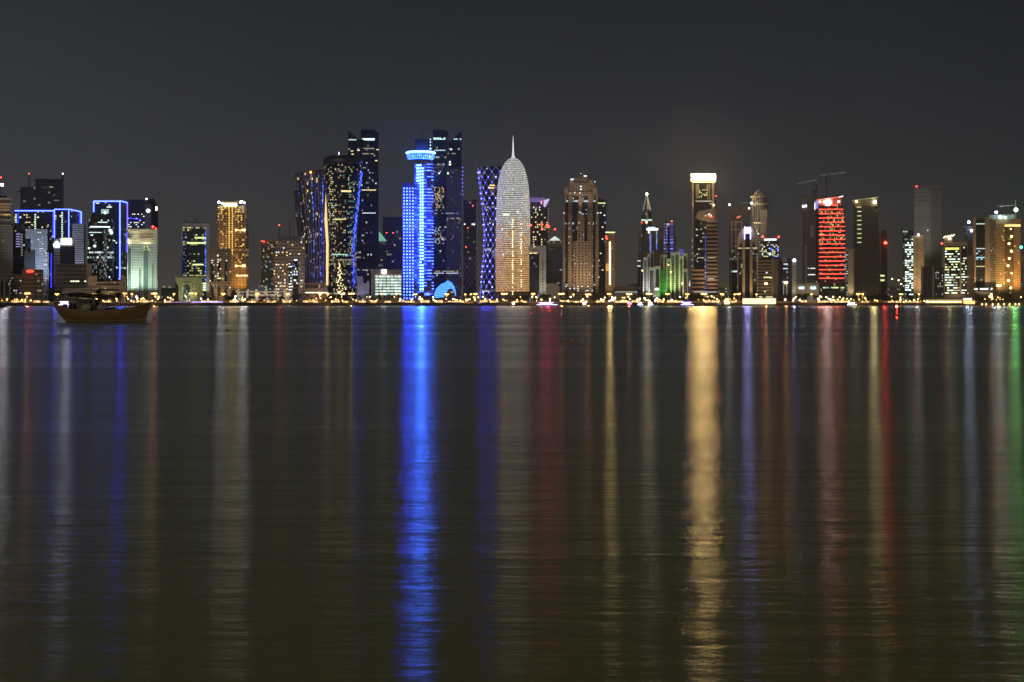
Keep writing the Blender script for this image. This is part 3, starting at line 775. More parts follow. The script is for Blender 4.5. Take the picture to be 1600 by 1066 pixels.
for (xs, mt) in (([(463, 272), (468, 310), (474, 350), (478, 400), (480, 443)], 'rib'), ([(468, 270), (477, 330), (482, 380), (484, 443)], 'rib'), ([(485, 268), (489, 330), (491, 380), (492, 443)], 'rib'), ([(497, 267), (498.5, 330), (500, 443)], 'rib'), ([(474, 269), (481, 330), (486, 380), (488, 443)], 'rib'), ([(491, 267), (494, 330), (496, 443)], 'rib'), ([(503, 266), (505, 330), (506, 443)], 'rib')):
    b.strip(mt, xs, .9, P('rib_metal', (.62, .56, .50), .5, .1), y=-.5)
for xs, n_ in (([(487, 275), (490, 340), (490, 440)], 60), ([(505, 280), (502.5, 350), (501, 442)], 70)):
    mb = MB()
    for k in range(n_):
        f_ = k / n_ * (len(xs) - 1); i_ = int(f_); q = f_ - i_
        x_, z_ = b.pt(xs[i_][0] + (xs[i_ + 1][0] - xs[i_][0]) * q, xs[i_][1] + (xs[i_ + 1][1] - xs[i_][1]) * q, -.8)
        if R.random() < .6: mb.ball((x_, -.8, z_), b.m(R.choice((.35, .5, .75))), 6, 4)
    mb.build('blue_light_string', E('blue_dot', (.06, .16, 1), 2.6), b.o)
b.wins(464, 508, 270, 300, 12, 8, .10, [e_gold, e_warm], .35, .9, y=-.7); b.wins(470, 510, 300, 380, 16, 20, .10, [e_dimw, e_warm], .3, .9, y=-.7, maxn=40)
b.box('lit_window', 484, 487, 267.5, 271, E('lit_orange', (1, .4, .08), 4), y=-.9, d=.5)
b.fac('podium', 476, 513, 442, None, 12, 3, facade('facade_podium_warm', (.42, .33, .22), (.1, .08, .06), (.1, .9), (.2, .7), lit=.1, c1=WARM, c2=ORG, s=.6), y=-9, d=36)
b.box('podium_lights', 477, 511, 456.8, 458, E('lit_gold_w', (1, .9, .5), 4), y=-9.5, d=.5)
b.flood(495, -34, None, 495, 446, (1, .62, .3), 12000, 110)

b = B('tower', 'large flared glass tower with a dark oval roof dish and glittering gold panes', 'tower', 505, 566, 2200)
prof = [(440, 511.5, 559), (415, 513.5, 557), (390, 515, 556.5), (360, 514.5, 558), (330, 512.5, 560), (300, 509.5, 562.5), (275, 507, 564.5), (258, 505.8, 566)]
f_mos = facade('facade_mosaic', (.03, .032, .04), (.012, .015, .022), (.1, .9), (.15, .85), lit=.14, row=.03, c1=(1, .74, .35), c2=(.9, .95, .6), s=.9, wrough=.3)
b.loft('body', [(None, 511, 560.5)] + prof, f_mos, n=40, yr=.7, nx=70, ny=66)
dish = b.loft('roof_dish', [(258, 505.8, 566), (253, 505, 566.5), (248, 507, 564), (243.5, 516, 556)], P('dish_metal', (.07, .07, .10), .35, .4), n=40, yr=.7)
b.spike('mast', 529.6, 237.5, 246, .5, .5, E('mast_lamp', (.7, .75, 1), 3), y=20, parent=dish)
# glitter: gold rooms scattered over the left half, a narrow lit seam, a blue lit seam at the right edge
cells = []
for j in range(64):
    c0 = 12 + (j < 18) * 0
    for i in range(30):
        d_ = abs(i - (6 + 5 * math.sin(j * .09)) ) / 7
        if R.random() < (.55 if j > 34 else .12) * math.exp(-d_ * d_): cells.append((i, j))
b.wins(513, 560, 254, 455, 30, 64, 0, [e_warm, e_gold, E('lit_amber', (1, .6, .15), 1.2), e_white, E('lit_mint', (.5, 1, .8), .9)], .55, .5, y=3.5, cells=cells, maxn=98)
for k in range(16):
    yy = 265 + k * 9.5 + R.uniform(-2, 2); b.box('lit_floor', 543 + R.uniform(0, 4), 551 + R.uniform(-2, 3), yy, yy + 1, E('lit_teal', (.15, .7, .55), .5), y=1.5, d=.5)
b.box('lit_floor', 533, 549, 297.5, 300, e_warm, y=.6, d=.5); b.box('lit_floor', 521, 541, 342, 343.2, e_warm, y=.6, d=.5); b.box('lit_floor', 518, 543, 397, 398.6, E('lit_mint', (.5, 1, .8), .9), y=1.5, d=.5)
mb = MB(); xs = [(565, 268), (563, 290), (558.5, 330), (554.5, 360), (551.5, 400), (553.5, 450)]
for k in range(150):
    f_ = k / 150 * (len(xs) - 1); i_ = int(f_); q = f_ - i_
    x_, z_ = b.pt(xs[i_][0] + (xs[i_ + 1][0] - xs[i_][0]) * q + R.uniform(-2.2, 1.2), xs[i_][1] + (xs[i_ + 1][1] - xs[i_][1]) * q, 1)
    mb.ball((x_, 1.0 if k > 0 else 1, z_), b.m(R.choice((.4, .55, .8, 1.0))), 6, 4)
mb.build('blue_light_string', E('blue_string', (.02, .07, 1), 5), b.o)
mb = MB()
for k in range(60):
    q = k / 60; x_, z_ = b.pt(530 + R.gauss(0, 1 + 3.5 * q) + 3 * q, 412 + 46 * q, -.6)
    mb.ball((x_, -.6, z_), b.m(R.choice((.35, .5, .7))), 6, 4)
mb.build('gold_light_string', E('gold_glitter', (1, .78, .3), 4), b.o)
MB().poly([(b.pt(509, 300, -1)[0], b.pt(509, 300, -1)[1]), (b.pt(511.5, 345, -1)[0], b.pt(511.5, 345, -1)[1]), (b.pt(513.5, 380, -1)[0], b.pt(513.5, 380, -1)[1]), (b.pt(513, 446, -1)[0], b.pt(513, 446, -1)[1]),
           (b.pt(509.5, 446, -1)[0], b.pt(509.5, 446, -1)[1]), (b.pt(509.5, 380, -1)[0], b.pt(509.5, 380, -1)[1]), (b.pt(507, 345, -1)[0], b.pt(507, 345, -1)[1])], -1.2, -.4).build('lit_fin', E('lit_fin_gold', (1, .70, .28), 1.3), b.o)
for x_, y_ in ((530, 457), (534, 460), (537, 459)): b.lamp('entrance_lamp', x_, y_, 1.4, e_ylw, (1, .7, .3), 1500, y=-4)

f_twin = facade('facade_twin', (.03, .035, .055), (.010, .014, .030), (.05, .95), (.15, .85), lit=.03, row=.03, c1=(1, .85, .6), c2=WH, s=.7, wrough=.25)
b = B('tower', 'tall dark blue tower with raked pointed wing behind the flared tower with the roof dish', 'tower', 543, 592, 2500)
b.poly('raked_wing', [(544, None), (544, 204), (560, 218), (564, 219), (564, None)], f_twin, y=1, d=26, nx=7, ny=70)
b.fac('body', 564, 586, 202.5, None, 9, 70, f_twin, d=34)
b.fac('side_bay', 586, 591.5, 206, None, 2, 68, f_twin, y=2, d=30)
for y_, x0_, x1_, mt in ((217, 566, 585.5, E('lit_band', (.75, 1, .95), 2.2)), (218.6, 566, 585.5, E('lit_band', (.75, 1, .95), 2.2)), (232, 565, 585, e_dimw), (240.3, 566, 584, e_dimw), (297, 565, 588, e_warm), (333, 566, 587, E('lit_band_dim', (.75, 1, .95), 1.1)), (218.5, 544.5, 557, E('lit_band_dim', (.75, 1, .95), 1.1)), (422, 566, 588, e_dimw)):
    n_ = 7
    for k in range(n_):
        if R.random() < .85: b.box('lit_window', x0_ + (x1_ - x0_) * (k + .08) / n_, x0_ + (x1_ - x0_) * (k + .9) / n_, y_ - .7, y_ + .8, mt, y=-.3, d=.4)
for x_, y_ in ((550, 236), (560, 235), (551, 241), (556, 247), (561, 250), (588, 251), (590, 234)): b.box('lit_window', x_ - 2, x_ + 2, y_ - .7, y_ + .7, e_warm, y=-.4 if x_ > 564 else .6, d=.4)
b.wins(565, 586, 225, 460, 9, 60, .04, [e_dimw, e_cool], .6, .5)

b = B('building', 'lavender slab and wedge shaped wall beside the striped white lit car park', 'building', 557, 579, 2120)
b.box('slab', 558, 567, 432, None, P('lavender_wall', (.46, .44, .54)), y=0, d=20)
b.poly('wedge', [(567, None), (567, 441), (571, 444), (575, 438), (577, 441), (577, None)], P('lavender_wall', (.46, .44, .54)), y=-1, d=18)
b.flood(566, -24, None, 567, 445, (.7, .66, 1), 12000, 90)

b = B('building', 'office of seven bright white floor bands with a glowing square box on its roof', 'building', 579, 629, 2110)
b.box('body', 580, 628, 421, None, P('mauve_wall', (.42, .38, .42)), d=26)
for k in range(7):
    y_ = 430.5 + k * 4.55 + 2
    for q in range(7):
        x_ = 586.6 + q * 5.9
        b.box('lit_window', x_, x_ + R.uniform(4.2, 5.5), y_ - 1.5, y_ + 1.2, R.choice((E('lit_floor_mint', (.70, 1, .88), 1.5), E('lit_floor_mint2', (.75, 1, .82), 1.0))), y=-.35, d=.5)
for k in range(7): b.box('lit_window', 586 + k * 5.9, 590 + k * 5.9, 429.4, 431, e_dimw, y=-.35, d=.5)
b.box('roof_sign', 596.8, 603.2, 421, 428, E('sign_white', (1, 1, .95), 5), y=-1.2, d=3)

# far things in the gap before the blue tower
b = B('building', 'far dim block topped by a green lit sloping truss, left of the blue tower', 'building', 589, 620, 2650)
b.fac('body', 590, 615, 378, None, 6, 22, facade('facade_far_dim', (.13, .13, .17), (.03, .03, .05), (.1, .9), (.2, .8), lit=.12, row=.12, c1=(.6, .9, 1), c2=WARM, s=.35), d=30)
b.poly('green_truss', [(592, 377), (592, 362), (596, 366), (604.5, 377)], E('truss_green', (.35, .95, .65), .55), y=-1, d=.8)  # green light falling on the truss is put in as emission
b.fac('lower_wing', 604, 616, 395, None, 3, 14, facade('facade_far_dim', (.13, .13, .17), (.03, .03, .05)), y=-4, d=24)
b.lamp('red_beacon', 604, 364, .8, e_red); b.lamp('red_beacon', 614.5, 364, .8, e_red)
b = B('building', 'very dim slab behind the far block with the green truss', 'building', 597, 632, 2800)
b.fac('body', 598, 631, 339, None, 8, 26, facade('facade_far_dim2', (.07, .07, .13), (.03, .03, .07), (.1, .9), (.2, .8), lit=.02, c1=WARM, c2=WH, s=.3), d=30)

# --- blue tower
f_led = facade('facade_led_slab', (.30, .32, .42), (.05, .08, .4), (.30, .70), (.32, .68), lit=1.0, c1=(.018, .042, 1), c2=(.026, .065, 1), s=46, wrough=.6, lowest=.55)
f_led2 = facade('facade_led_column', (.30, .32, .42), (.05, .08, .4), (.15, .85), (.22, .78), lit=.97, c1=(.03, .09, 1), c2=(.04, .13, 1), s=54, wrough=.6, lowest=.55)
f_led3 = facade('facade_led_bars', (.16, .18, .30), (.03, .05, .22), (.03, .95), (.40, .60), lit=.75, c1=(.02, .05, 1), c2=(.04, .10, 1), s=22, wrough=.4, lowest=.3)
b = B('tower', 'brilliant blue lit tower of dotted lamps carrying a glowing saucer below a dark mast', 'tower', 629, 678, 2260)
b.fac('slab', 629, 647.5, 292, None, 4, 37, f_led, y=2, d=26)
b.box('slab_roof', 629, 647.5, 286, 292, P('blue_roof', (.10, .10, .18)), y=2, d=26)
b.fac('shaft', 647, 656, 255, None, 2, 58, facade('facade_led_sparse', (.22, .24, .36), (.04, .06, .25), (.2, .8), (.3, .7), lit=.5, c1=(.03, .09, 1), c2=(.05, .12, 1), s=10), y=1, d=28)
b.fac('led_column', 655.5, 662, 256, None, 2, 46, f_led2, y=-.5, d=8)
b.fac('led_column', 650.5, 655.2, 256, 285, 2, 6, f_led2, y=-.4, d=8)
b.loft('curved_bay', [(None, 656, 678), (255, 656, 677)], f_led3, n=24, yr=.8, nx=8, ny=45, smooth=False)
sau = b.loft('saucer', [(250.5, 641, 673.5), (248.5, 637, 677.5), (246, 635.8, 679), (240, 635.5, 679.3)], facade('facade_saucer', (.2, .25, .6), (.05, .1, .6), (.2, .8), (.12, .88), lit=1.0, c1=(.03, .10, 1), c2=(.05, .18, 1), s=12, lowest=.5), n=32, yr=1.0, nx=42, ny=3)
b.loft('saucer_rim', [(240, 634.6, 680.2), (238.8, 634.2, 680.6), (237.6, 636, 679)], E('saucer_white', (.06, .22, 1), 30), n=32, yr=1.0, parent=sau)
b.fac('roof_block', 648, 671, 217.5, 240, 8, 7, facade('facade_top_block', (.03, .03, .05), (.02, .02, .04), (.1, .9), (.1, .9)), y=8, d=20)
b.spike('mast', 659.5, 195, 220, .25, 1.1, P('mast_dark', (.05, .035, .04)), y=18)
for y_ in (218, 222, 227, 232.5, 245): b.lamp('mast_lamp', 672.5, y_, .8 if y_ < 230 else 1.3, E('blue_white', (.4, .55, 1), 5), y=4)
b.beam(b.pt(657, 240, -24)[0], -26, b.pt(657, 240, -24)[1], (.05, .20, 1), 130000, 6)  # unseen blue spot added off the saucer for air glow and streak
for x_ in (634, 650, 668):
    b.flood(x_, -22, None, x_, 380, (.022, .055, 1), 620000, 60, radius=3)
    b.flood(x_, -30, 380, x_, 310, (.022, .055, 1), 330000, 100, radius=3)
b.fac('podium', 655, 684, 456, None, 8, 2, facade('facade_podium_blue', (.3, .27, .2), (.06, .05, .05), (.1, .9), (.2, .8)), y=-10, d=30)
b.box('canopy', 663, 683, 458, 461.5, P('canopy_cream', (.5, .42, .3)), y=-16, d=10)

b = B('tower', 'tall dark tower with white lit bands and raked right wing, right of the saucer tower', 'tower', 675, 724, 2480)
b.fac('body', 676.5, 697, 202.5, None, 8, 72, f_twin, d=34)
b.box('side_fin', 697, 701, 205, None, P('fin_dark', (.04, .04, .06), .4), y=3, d=26)
b.poly('raked_wing', [(701, None), (701, 222), (705, 220), (721, 204), (721, None)], f_twin, y=1, d=30, nx=7, ny=70)
b.fac('pale_panel', 697.5, 720.5, 264, None, 10, 56, facade('facade_grey_panel', (.15, .15, .17), (.07, .07, .085), (.15, .85), (.2, .8), lit=.07, c1=(.8, .85, 1), c2=WARM, s=.35), y=-.6, d=6)
for y_, x0_, x1_, mt in ((216, 677, 696, E('lit_band_mint', (.6, 1, .9), 1.6)), (217.6, 677, 696, E('lit_band_mint', (.6, 1, .9), 1.6)), (235, 678, 696, E('lit_band_dim', (.75, 1, .95), 1.1)), (217.5, 709, 721, E('lit_band_mint', (.6, 1, .9), 1.6)), (240, 699, 712, e_dimw), (333.5, 678, 719, E('lit_grey', (.7, .8, .85), .4)), (341.5, 698, 719, e_dimw), (424, 677, 719, e_dimw), (427, 677, 719, e_cool)):
    n_ = max(4, int((x1_ - x0_) / 2.8))
    for k in range(n_):
        if R.random() < .8: b.box('lit_window', x0_ + (x1_ - x0_) * (k + .1) / n_, x0_ + (x1_ - x0_) * (k + .9) / n_, y_ - .7, y_ + .7, mt, y=-.9, d=.3)
for (ya, yb, mts, p_) in ((256, 272, [E('lit_rose', (.7, .4, .3), .4)], .3), (292, 306, [e_gold, E('lit_amber', (1, .6, .15), 1.2)], .55), (306, 330, [e_gold, e_dimw, e_warm], .45), (354, 382, [e_cool, e_white, e_dimw], .4)):
    b.wins(678, 694, ya, yb, 8, int((yb - ya) / 2.2), p_, mts, .45, .5, maxn=40)
for x_, y_, r_ in ((705, 233.5, 1.4), (703, 253, 1.4), (703, 257, 1.8), (700, 271, 1.5), (686, 271, 1.4)): b.lamp('lit_room', x_, y_, r_, e_white, y=-1)
for k in range(8): b.lamp('violet_lamp', 722.5 + R.uniform(-.4, .6), 262 + k * 6, .8, E('violet_dot', (.15, .12, 1), 4), y=0)

b = B('tower', 'dark narrow tower with a triangular lattice at its foot, left of the diamond grid tower', 'tower', 722, 748, 2300)
b.fac('body', 724, 745.5, 312, None, 7, 50, facade('facade_dark_slim', (.05, .05, .055), (.02, .022, .03), (.06, .94), (.15, .85), lit=.03, c1=WH, c2=WARM, s=.5, wrough=.3), d=28)
for x_, y_ in ((726, 350.5), (738, 350.5), (741, 351)): b.lamp('lit_window', x_, y_, 1.3, e_white, y=-.6)
for x_, y_ in ((739, 321.5), (731, 356), (728, 386)): b.lamp('red_beacon', x_, y_, .8, e_red, y=-.8)
lat = P('lattice_steel', (.34, .33, .33), .4, .4); mb = MB()
for s_ in (-1, 1):
    for k in range(-3, 6):
        pts = []
        for q in range(0, 21):
            yy = 400 + q * 3.2; xx = 734 + s_ * (k * 7 - 8 + q * 2.1)
            if 723.5 < xx < 745.5: pts.append((b.pt(xx, yy, -1.4)[0], b.pt(xx, yy, -1.4)[1]))
        for p_, q_ in zip(pts, pts[1:]): mb.tube((p_[0], -1.4, p_[1]), (q_[0], -1.4, q_[1]), .28, .28, 4)
mb.build('lattice', lat, b.o)
b.box('corner_post', 744, 746, 316, None, P('corner_grey', (.25, .25, .25)), y=-1, d=4)

b = B('pavilion', 'rounded pavilion of glowing blue stripes at the foot of the saucer tower', 'pavilion', 677, 712, 2140)
n_ = 15; mbs = MB(); mbd = MB(); cxl, zb = b.pt(695, 464, 14); rx, rz_ = b.m(17.5), b.m(24)
for k in range(n_):
    rows = []
    for q in (k, k + .55, k + 1):
        el = q / n_ * math.pi / 2
        rows.append([(cxl + rx * math.cos(a) * math.cos(el) - 2 * math.sin(el) + q * .3, 14 + 14 * math.sin(a) * math.cos(el), zb + rz_ * math.sin(el) + 1.5 * math.cos(a)) for a in [2 * math.pi * i / 24 for i in range(24)]])
    mbs.loft(rows[:2], cap=False); mbd.loft(rows[1:], cap=False)
mbs.build('light_stripes', E('stripe_blue', (.06, .30, 1), 3.2), b.o, True); mbd.build('shell', P('shell_dark', (.05, .06, .12), .4), b.o, True)
x_, z_ = b.pt(704, 466, -1)
MB().poly([(x_ + b.m(7.5) * math.cos(a), z_ + b.m(15) * max(0, math.sin(a))) for a in [math.pi * i / 14 for i in range(15)]], -2, 3).build('entrance_wall', P('entrance_brown', (.28, .2, .13)), b.o)
b.box('entrance_window', 704, 709.5, 455.5, 457.5, e_dimw, y=-2.4, d=.4)

b = B('tower', 'waisted dark tower wrapped in a diamond grid dotted with blue white lamps', 'tower', 746, 804, 2420)
pr = [(None, 749, 800), (440, 752, 797), (410, 755, 794.5), (380, 756.5, 793), (350, 756, 793.5), (320, 753.5, 796), (290, 750, 799.5), (262, 746.5, 803)]
b.loft('body', pr, facade('facade_diagrid_core', (.04, .04, .055), (.012, .014, .025), (.04, .96), (.2, .8), lit=.05, row=.08, c1=WARM, c2=WH, s=1.0, wrough=.3), n=32, yr=.9, nx=44, ny=52)
grid = MB(); nodes = MB(); n_ = 28
rg = b.rings([(q[0], q[1] - .7, q[2] + .7) for q in pr], 56, .9)
def ring_at(z, a):
    for k in range(len(rg) - 1):
        z0_, z1_ = rg[k][0][2], rg[k + 1][0][2]
        if z <= z1_ + 1e-6:
            q = (z - z0_) / (z1_ - z0_); i_ = int(a) % 56; j_ = (i_ + 1) % 56; fq = a - int(a)
            p0 = [rg[k][i_][c] * (1 - fq) + rg[k][j_][c] * fq for c in range(3)]; p1 = [rg[k + 1][i_][c] * (1 - fq) + rg[k + 1][j_][c] * fq for c in range(3)]
            return tuple(p0[c] * (1 - q) + p1[c] * q for c in range(3))
    return rg[-1][int(a) % 56]
H_ = rg[-1][0][2]; NR = 26
for k in range(NR):
    for i in range(n_ // 2):
        a0 = i * 4 + (2 if k % 2 else 0)
        p0 = ring_at(H_ * k / NR, a0 % 56)
        for dlt in (-2, 2): grid.tube(p0, ring_at(H_ * (k + 1) / NR, (a0 + dlt) % 56), .34, .34, 4)
        if p0[1] < b.m(32): nodes.ball(p0, b.m(R.choice((.4, .55, .8))), 6, 4)
grid.build('diamond_grid', E('grid_lit_by_nodes', (.30, .33, 1), .42), b.o)  # grid lit by its lamps; that light is put into its emission
nodes.build('node_lamps', E('node_lamp', (.05, .05, 1), 55), b.o)['kind'] = 'stuff'
b.box('roof_lights', 760, 778, 262, 264.5, E('lit_mint', (.5, 1, .8), .9), y=3, d=10)
for x_, y_ in ((769, 289), (768, 293)): b.box('lit_window', x_ - 4, x_ + 4, y_, y_ + 1.6, e_gold, y=1.5, d=1)

# --- the silver domed tower
f_screen = facade('facade_silver_screen', (.20, .20, .20), (.30, .30, .30), (.14, .90), (.16, .78), lit=1.0, c1=(1, .54, .20), c2=(.86, .87, .84), s=1.35, wrough=.5, shift=(24, 50), lowest=.55)
b = B('tower', 'silver domed round tower with a needle spire, screened in white above and amber below', 'tower', 774, 829, 2230)
pr = [(None, 774.5, 828.5), (440, 774.3, 828.7), (400, 774.3, 828.7), (360, 774.8, 828.4), (330, 775.4, 828), (305, 776.4, 827.2), (290, 777.6, 826), (278, 779.6, 824), (268, 782.2, 821.4), (260, 785.4, 818.4), (254, 789, 814.8), (250, 793, 811), (247.3, 797, 806.8), (246, 799.5, 804.3)]
b.loft('screen', pr, f_screen, n=64, yr=1.0, nx=92, ny=78)
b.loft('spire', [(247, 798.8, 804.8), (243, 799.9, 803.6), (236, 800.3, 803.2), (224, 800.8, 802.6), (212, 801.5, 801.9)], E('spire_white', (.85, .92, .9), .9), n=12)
for x_, a_, n_ in ((801, 344, 34), (814.5, 350, 30)):
    for k in range(n_):
        if R.random() < .75: b.lamp('gold_lamp', x_ + R.uniform(-.4, .4), a_ + k * 3.5, .75, E('lit_gold_w', (1, .9, .5), 4), y=-.6)
for x_, y_, w_ in ((791, 335.5, 5), (806, 331, 4)): b.box('lit_window', x_ - w_, x_ + w_, y_ - 1, y_ + 1.2, E('lit_cream', (1, .95, .8), 1.6), y=1.0, d=.6)
for x_, y_ in ((801, 296), (785, 358), (786, 398)): b.lamp('lit_window', x_, y_, 1.2, e_white, y=-.3)
b.loft('base_ring', [(None, 773.5, 829.5), (456, 773.5, 829.5)], P('base_brown', (.3, .21, .14)), n=48)

f_dkw = facade('facade_dark_yellow', (.06, .055, .05), (.02, .02, .022), (.2, .8), (.25, .75), lit=.10, c1=(1, .85, .3), c2=(.9, 1, .5), s=1.3)
b = B('tower', 'dark tower with yellow windows and a violet lit flared crown, right of the silver dome', 'tower', 828, 860, 2450)
b.fac('body', 826, 856, 316, None, 10, 42, f_dkw, d=30)
crown_v = P('crown_violet', (.45, .40, .6))
b.poly('crown', [(829, 316), (826, 309), (852, 309), (850, 316)], crown_v, y=-1, d=26)
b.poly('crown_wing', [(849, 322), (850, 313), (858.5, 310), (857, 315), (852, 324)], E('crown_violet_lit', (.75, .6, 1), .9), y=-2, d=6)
b.box('crown_sign', 845, 847, 314, 319, E('sign_pinkred', (1, .25, .3), 2.0), y=-2, d=1)
b.flood(838, -20, 322, 838, 312, (.5, .35, 1), 9000, 110)
for x_, y_, r_ in ((829.5, 352, 1.3), (847, 351, 1.4), (855, 352, 1.7), (857.5, 354, 1.6), (848, 358, .8)): b.lamp('red_beacon', x_, y_, r_, e_red, RED, 7000 if r_ > 1.2 else 0, y=-1.2)
for k in range(9): b.lamp('edge_lamp', 856.5, 326 + k * 4.5, .7, e_dimw, y=-.5)
b.wins(826, 848, 322, 384, 7, 16, .3, [E('lit_yg', (.9, 1, .35), 1.2), e_warm], .55, .5, maxn=48)

b = B('building', 'white portal framed block with dark glass front at right of the silver dome', 'building', 826, 856, 2170)
b.fac('glazing', 827, 843, 396, None, 5, 17, facade('facade_portal_glass', (.06, .06, .07), (.025, .03, .045), (.08, .92), (.15, .85), lit=.08, row=.08, c1=WH, c2=(.3, .4, 1), s=.7), y=3, d=22)
b.box('lintel', 826, 853.5, 384, 396, P('portal_white', (.60, .60, .55)), y=0, d=26)
b.box('pier', 842.5, 853.5, 396, None, P('portal_white', (.60, .60, .55)), y=.2, d=25)
for k in range(12): b.box('window', 847.3, 848.9, 407 + k * 4.6, 409.2 + k * 4.6, dark_glass, y=-.2, d=.5)
for k in range(3): b.box('window', 833 + k * 2.4, 834.4 + k * 2.4, 390.5, 392, dark_glass, y=-.3, d=.5)
b.box('arch_light', 827, 832, 395, 396.6, e_warm, y=-.5, d=.6); b.box('arch_light', 834, 839, 395, 396.6, e_warm, y=-.5, d=.6)
b.lamp('roof_lamp', 835, 385.5, 1.0, e_warm, y=-1)
b.flood(846, -26, None, 846, 430, (.95, 1, .75), 26000, 80)
b = B('tower', 'grey glass tower under a small floodlit white pyramid roof with a red beacon', 'tower', 855, 880, 2230)
b.fac('body', 856, 878, 385, None, 6, 30, facade('facade_grey_glass', (.12, .13, .14), (.06, .07, .085), (.06, .94), (.12, .9), lit=.02, c1=WH, c2=WARM, s=.5, wrough=.4), d=26)
b.fac('top_floor', 856.5, 878, 376, 385, 6, 2, facade('facade_topfloor', (.3, .28, .25), (.08, .07, .06), (.1, .9), (.2, .8), lit=.2, c1=WARM, c2=WH, s=.5), y=-.5, d=27)
b.loft('roof', [(376, 857.5, 876), (372.5, 862, 872), (369.5, 866, 867.5)], E('roof_white_lit', (.85, 1, .95), .85), n=4, yr=1, smooth=False)  # the light cast on this roof is put in as emission
b.spike('mast', 867, 358, 370, .25, .4, dark_metal); b.lamp('red_beacon', 867, 358.5, 1.2, e_red, RED, 8000)
b = B('building', 'blank low beige block between the portal framed block and the brown apartment tower', 'building', 853, 873, 2120)
b.box('body', 853.5, 871.5, 443, None, P('blank_beige', (.46, .45, .36)), d=20); b.box('side_block', 871, 875, 447, None, beige, y=2, d=16)

# --- brown apartment tower
f_apt = facade('facade_apartment', (.40, .30, .22), (.04, .04, .042), (.3, .7), (.25, .75), lit=.02, c1=WH, c2=WARM, s=1.2)
f_strip = facade('facade_strip_dark', (.035, .035, .033), (.022, .026, .03), (.06, .94), (.2, .85), lit=.04, row=.02, c1=(.7, 1, .95), c2=WH, s=1.3)
b = B('tower', 'stepped brown apartment tower with pale piers, dark window strips and a domed top', 'tower', 879, 937, 2200)
b.fac('body', 880, 935.5, 333, None, 22, 32, f_apt, d=34)
b.fac('tier', 882, 934, 300, 333, 20, 8, f_apt, y=1, d=31)
b.fac('shoulder', 889, 931, 286, 300, 16, 4, f_apt, y=3, d=26); b.fac('crown', 897, 918, 278, 286, 8, 2, f_apt, y=5, d=20)
b.dome('dome', 907.5, 280, 8.5, 9, P('dome_brown', (.34, .27, .2)), y=15)
for x_ in (884.5, 930): b.box('turret', x_ - 3, x_ + 3, 294, 302, beige, y=0, d=8); b.dome('turret_dome', x_, 294, 2.5, 3, beige, y=3)
for x_ in (893, 923): b.box('turret', x_ - 3, x_ + 3, 281, 288, beige, y=2, d=8)
for x0_, x1_, t_ in ((883.5, 887.5, 308), (894, 903.5, 308), (909.5, 918, 308), (926.5, 930.5, 308)): b.fac('window_strip', x0_, x1_, t_, None, 3, 38, f_strip, y=-.5, d=2)
for x0_, x1_, t_ in ((902, 913, 333), (880, 883, 333), (887.5, 894, 334), (918.5, 926, 334), (931, 935.5, 333)): b.fac('pier', x0_, x1_, t_, None, 2, 32, f_apt, y=-1.3, d=3)
b.fac('low_pier', 896, 902, 377, None, 1, 20, f_apt, y=-1.6, d=2); b.fac('low_pier', 913, 918.5, 377, None, 1, 20, f_apt, y=-1.6, d=2)
b.wins(880, 936, 446, 456, 18, 3, .28, [e_white, e_dimw], .55, .45, y=-1.8); b.wins(883, 932, 310, 440, 20, 40, .04, [e_cool, e_dimw], .5, .45, y=-1.8, maxn=26)
for x_, y_ in ((907.5, 291.5), (907.5, 296), (898, 301), (906, 301.5), (906.5, 332), (881, 333), (934, 333)): b.lamp('lit_window', x_, y_, 1.3 if y_ < 299 else .9, e_white, y=-1.8)
for x_, y_ in ((894, 280.2), (914.5, 275)): b.box('roof_lights', x_ - 2.4, x_ + 2.4, y_ - .6, y_ + .8, E('lit_violetwhite', (.8, .7, 1), 2.5), y=1, d=1)
b.lamp('roof_lamp', 929.5, 284, .9, e_white, y=0); b.lamp('roof_lamp', 907.5, 271.5, .8, e_white, y=4)
MB().tube((b.pt(909, 273, 10)[0], 10, b.pt(909, 273, 10)[1]), (b.pt(917.5, 265.5, 10)[0], 10, b.pt(917.5, 265.5, 10)[1]), .45, .3, 4).build('crane_jib', P('crane_grey', (.4, .38, .33)), b.o)
for x_ in (890, 907, 924): b.flood(x_, -36, None, x_, 400, (1, .72, .42), 48000, 80)
b.flood(908, -24, 330, 908, 290, (1, .75, .5), 26000, 90)

b = B('tower', 'dark blue glass tower peering out behind the right side of the brown apartment tower', 'tower', 932, 948, 2330)
b.poly('body', [(933, None), (933, 309), (937, 309.5), (947, 313), (947, None)], facade('facade_blueglass', (.05, .06, .08), (.03, .04, .06), (.06, .94), (.2, .85), lit=.025, c1=WH, c2=(.5, .6, 1), s=1, wrough=.35), d=26, nx=5, ny=44)
b.wins(934, 946, 316, 450, 4, 36, .06, [e_white, e_green], .8, .5); b.wins(934, 946, 316, 319, 4, 1, 1, [E('lit_yg', (.9, 1, .35), 1.2)], .8, .6)

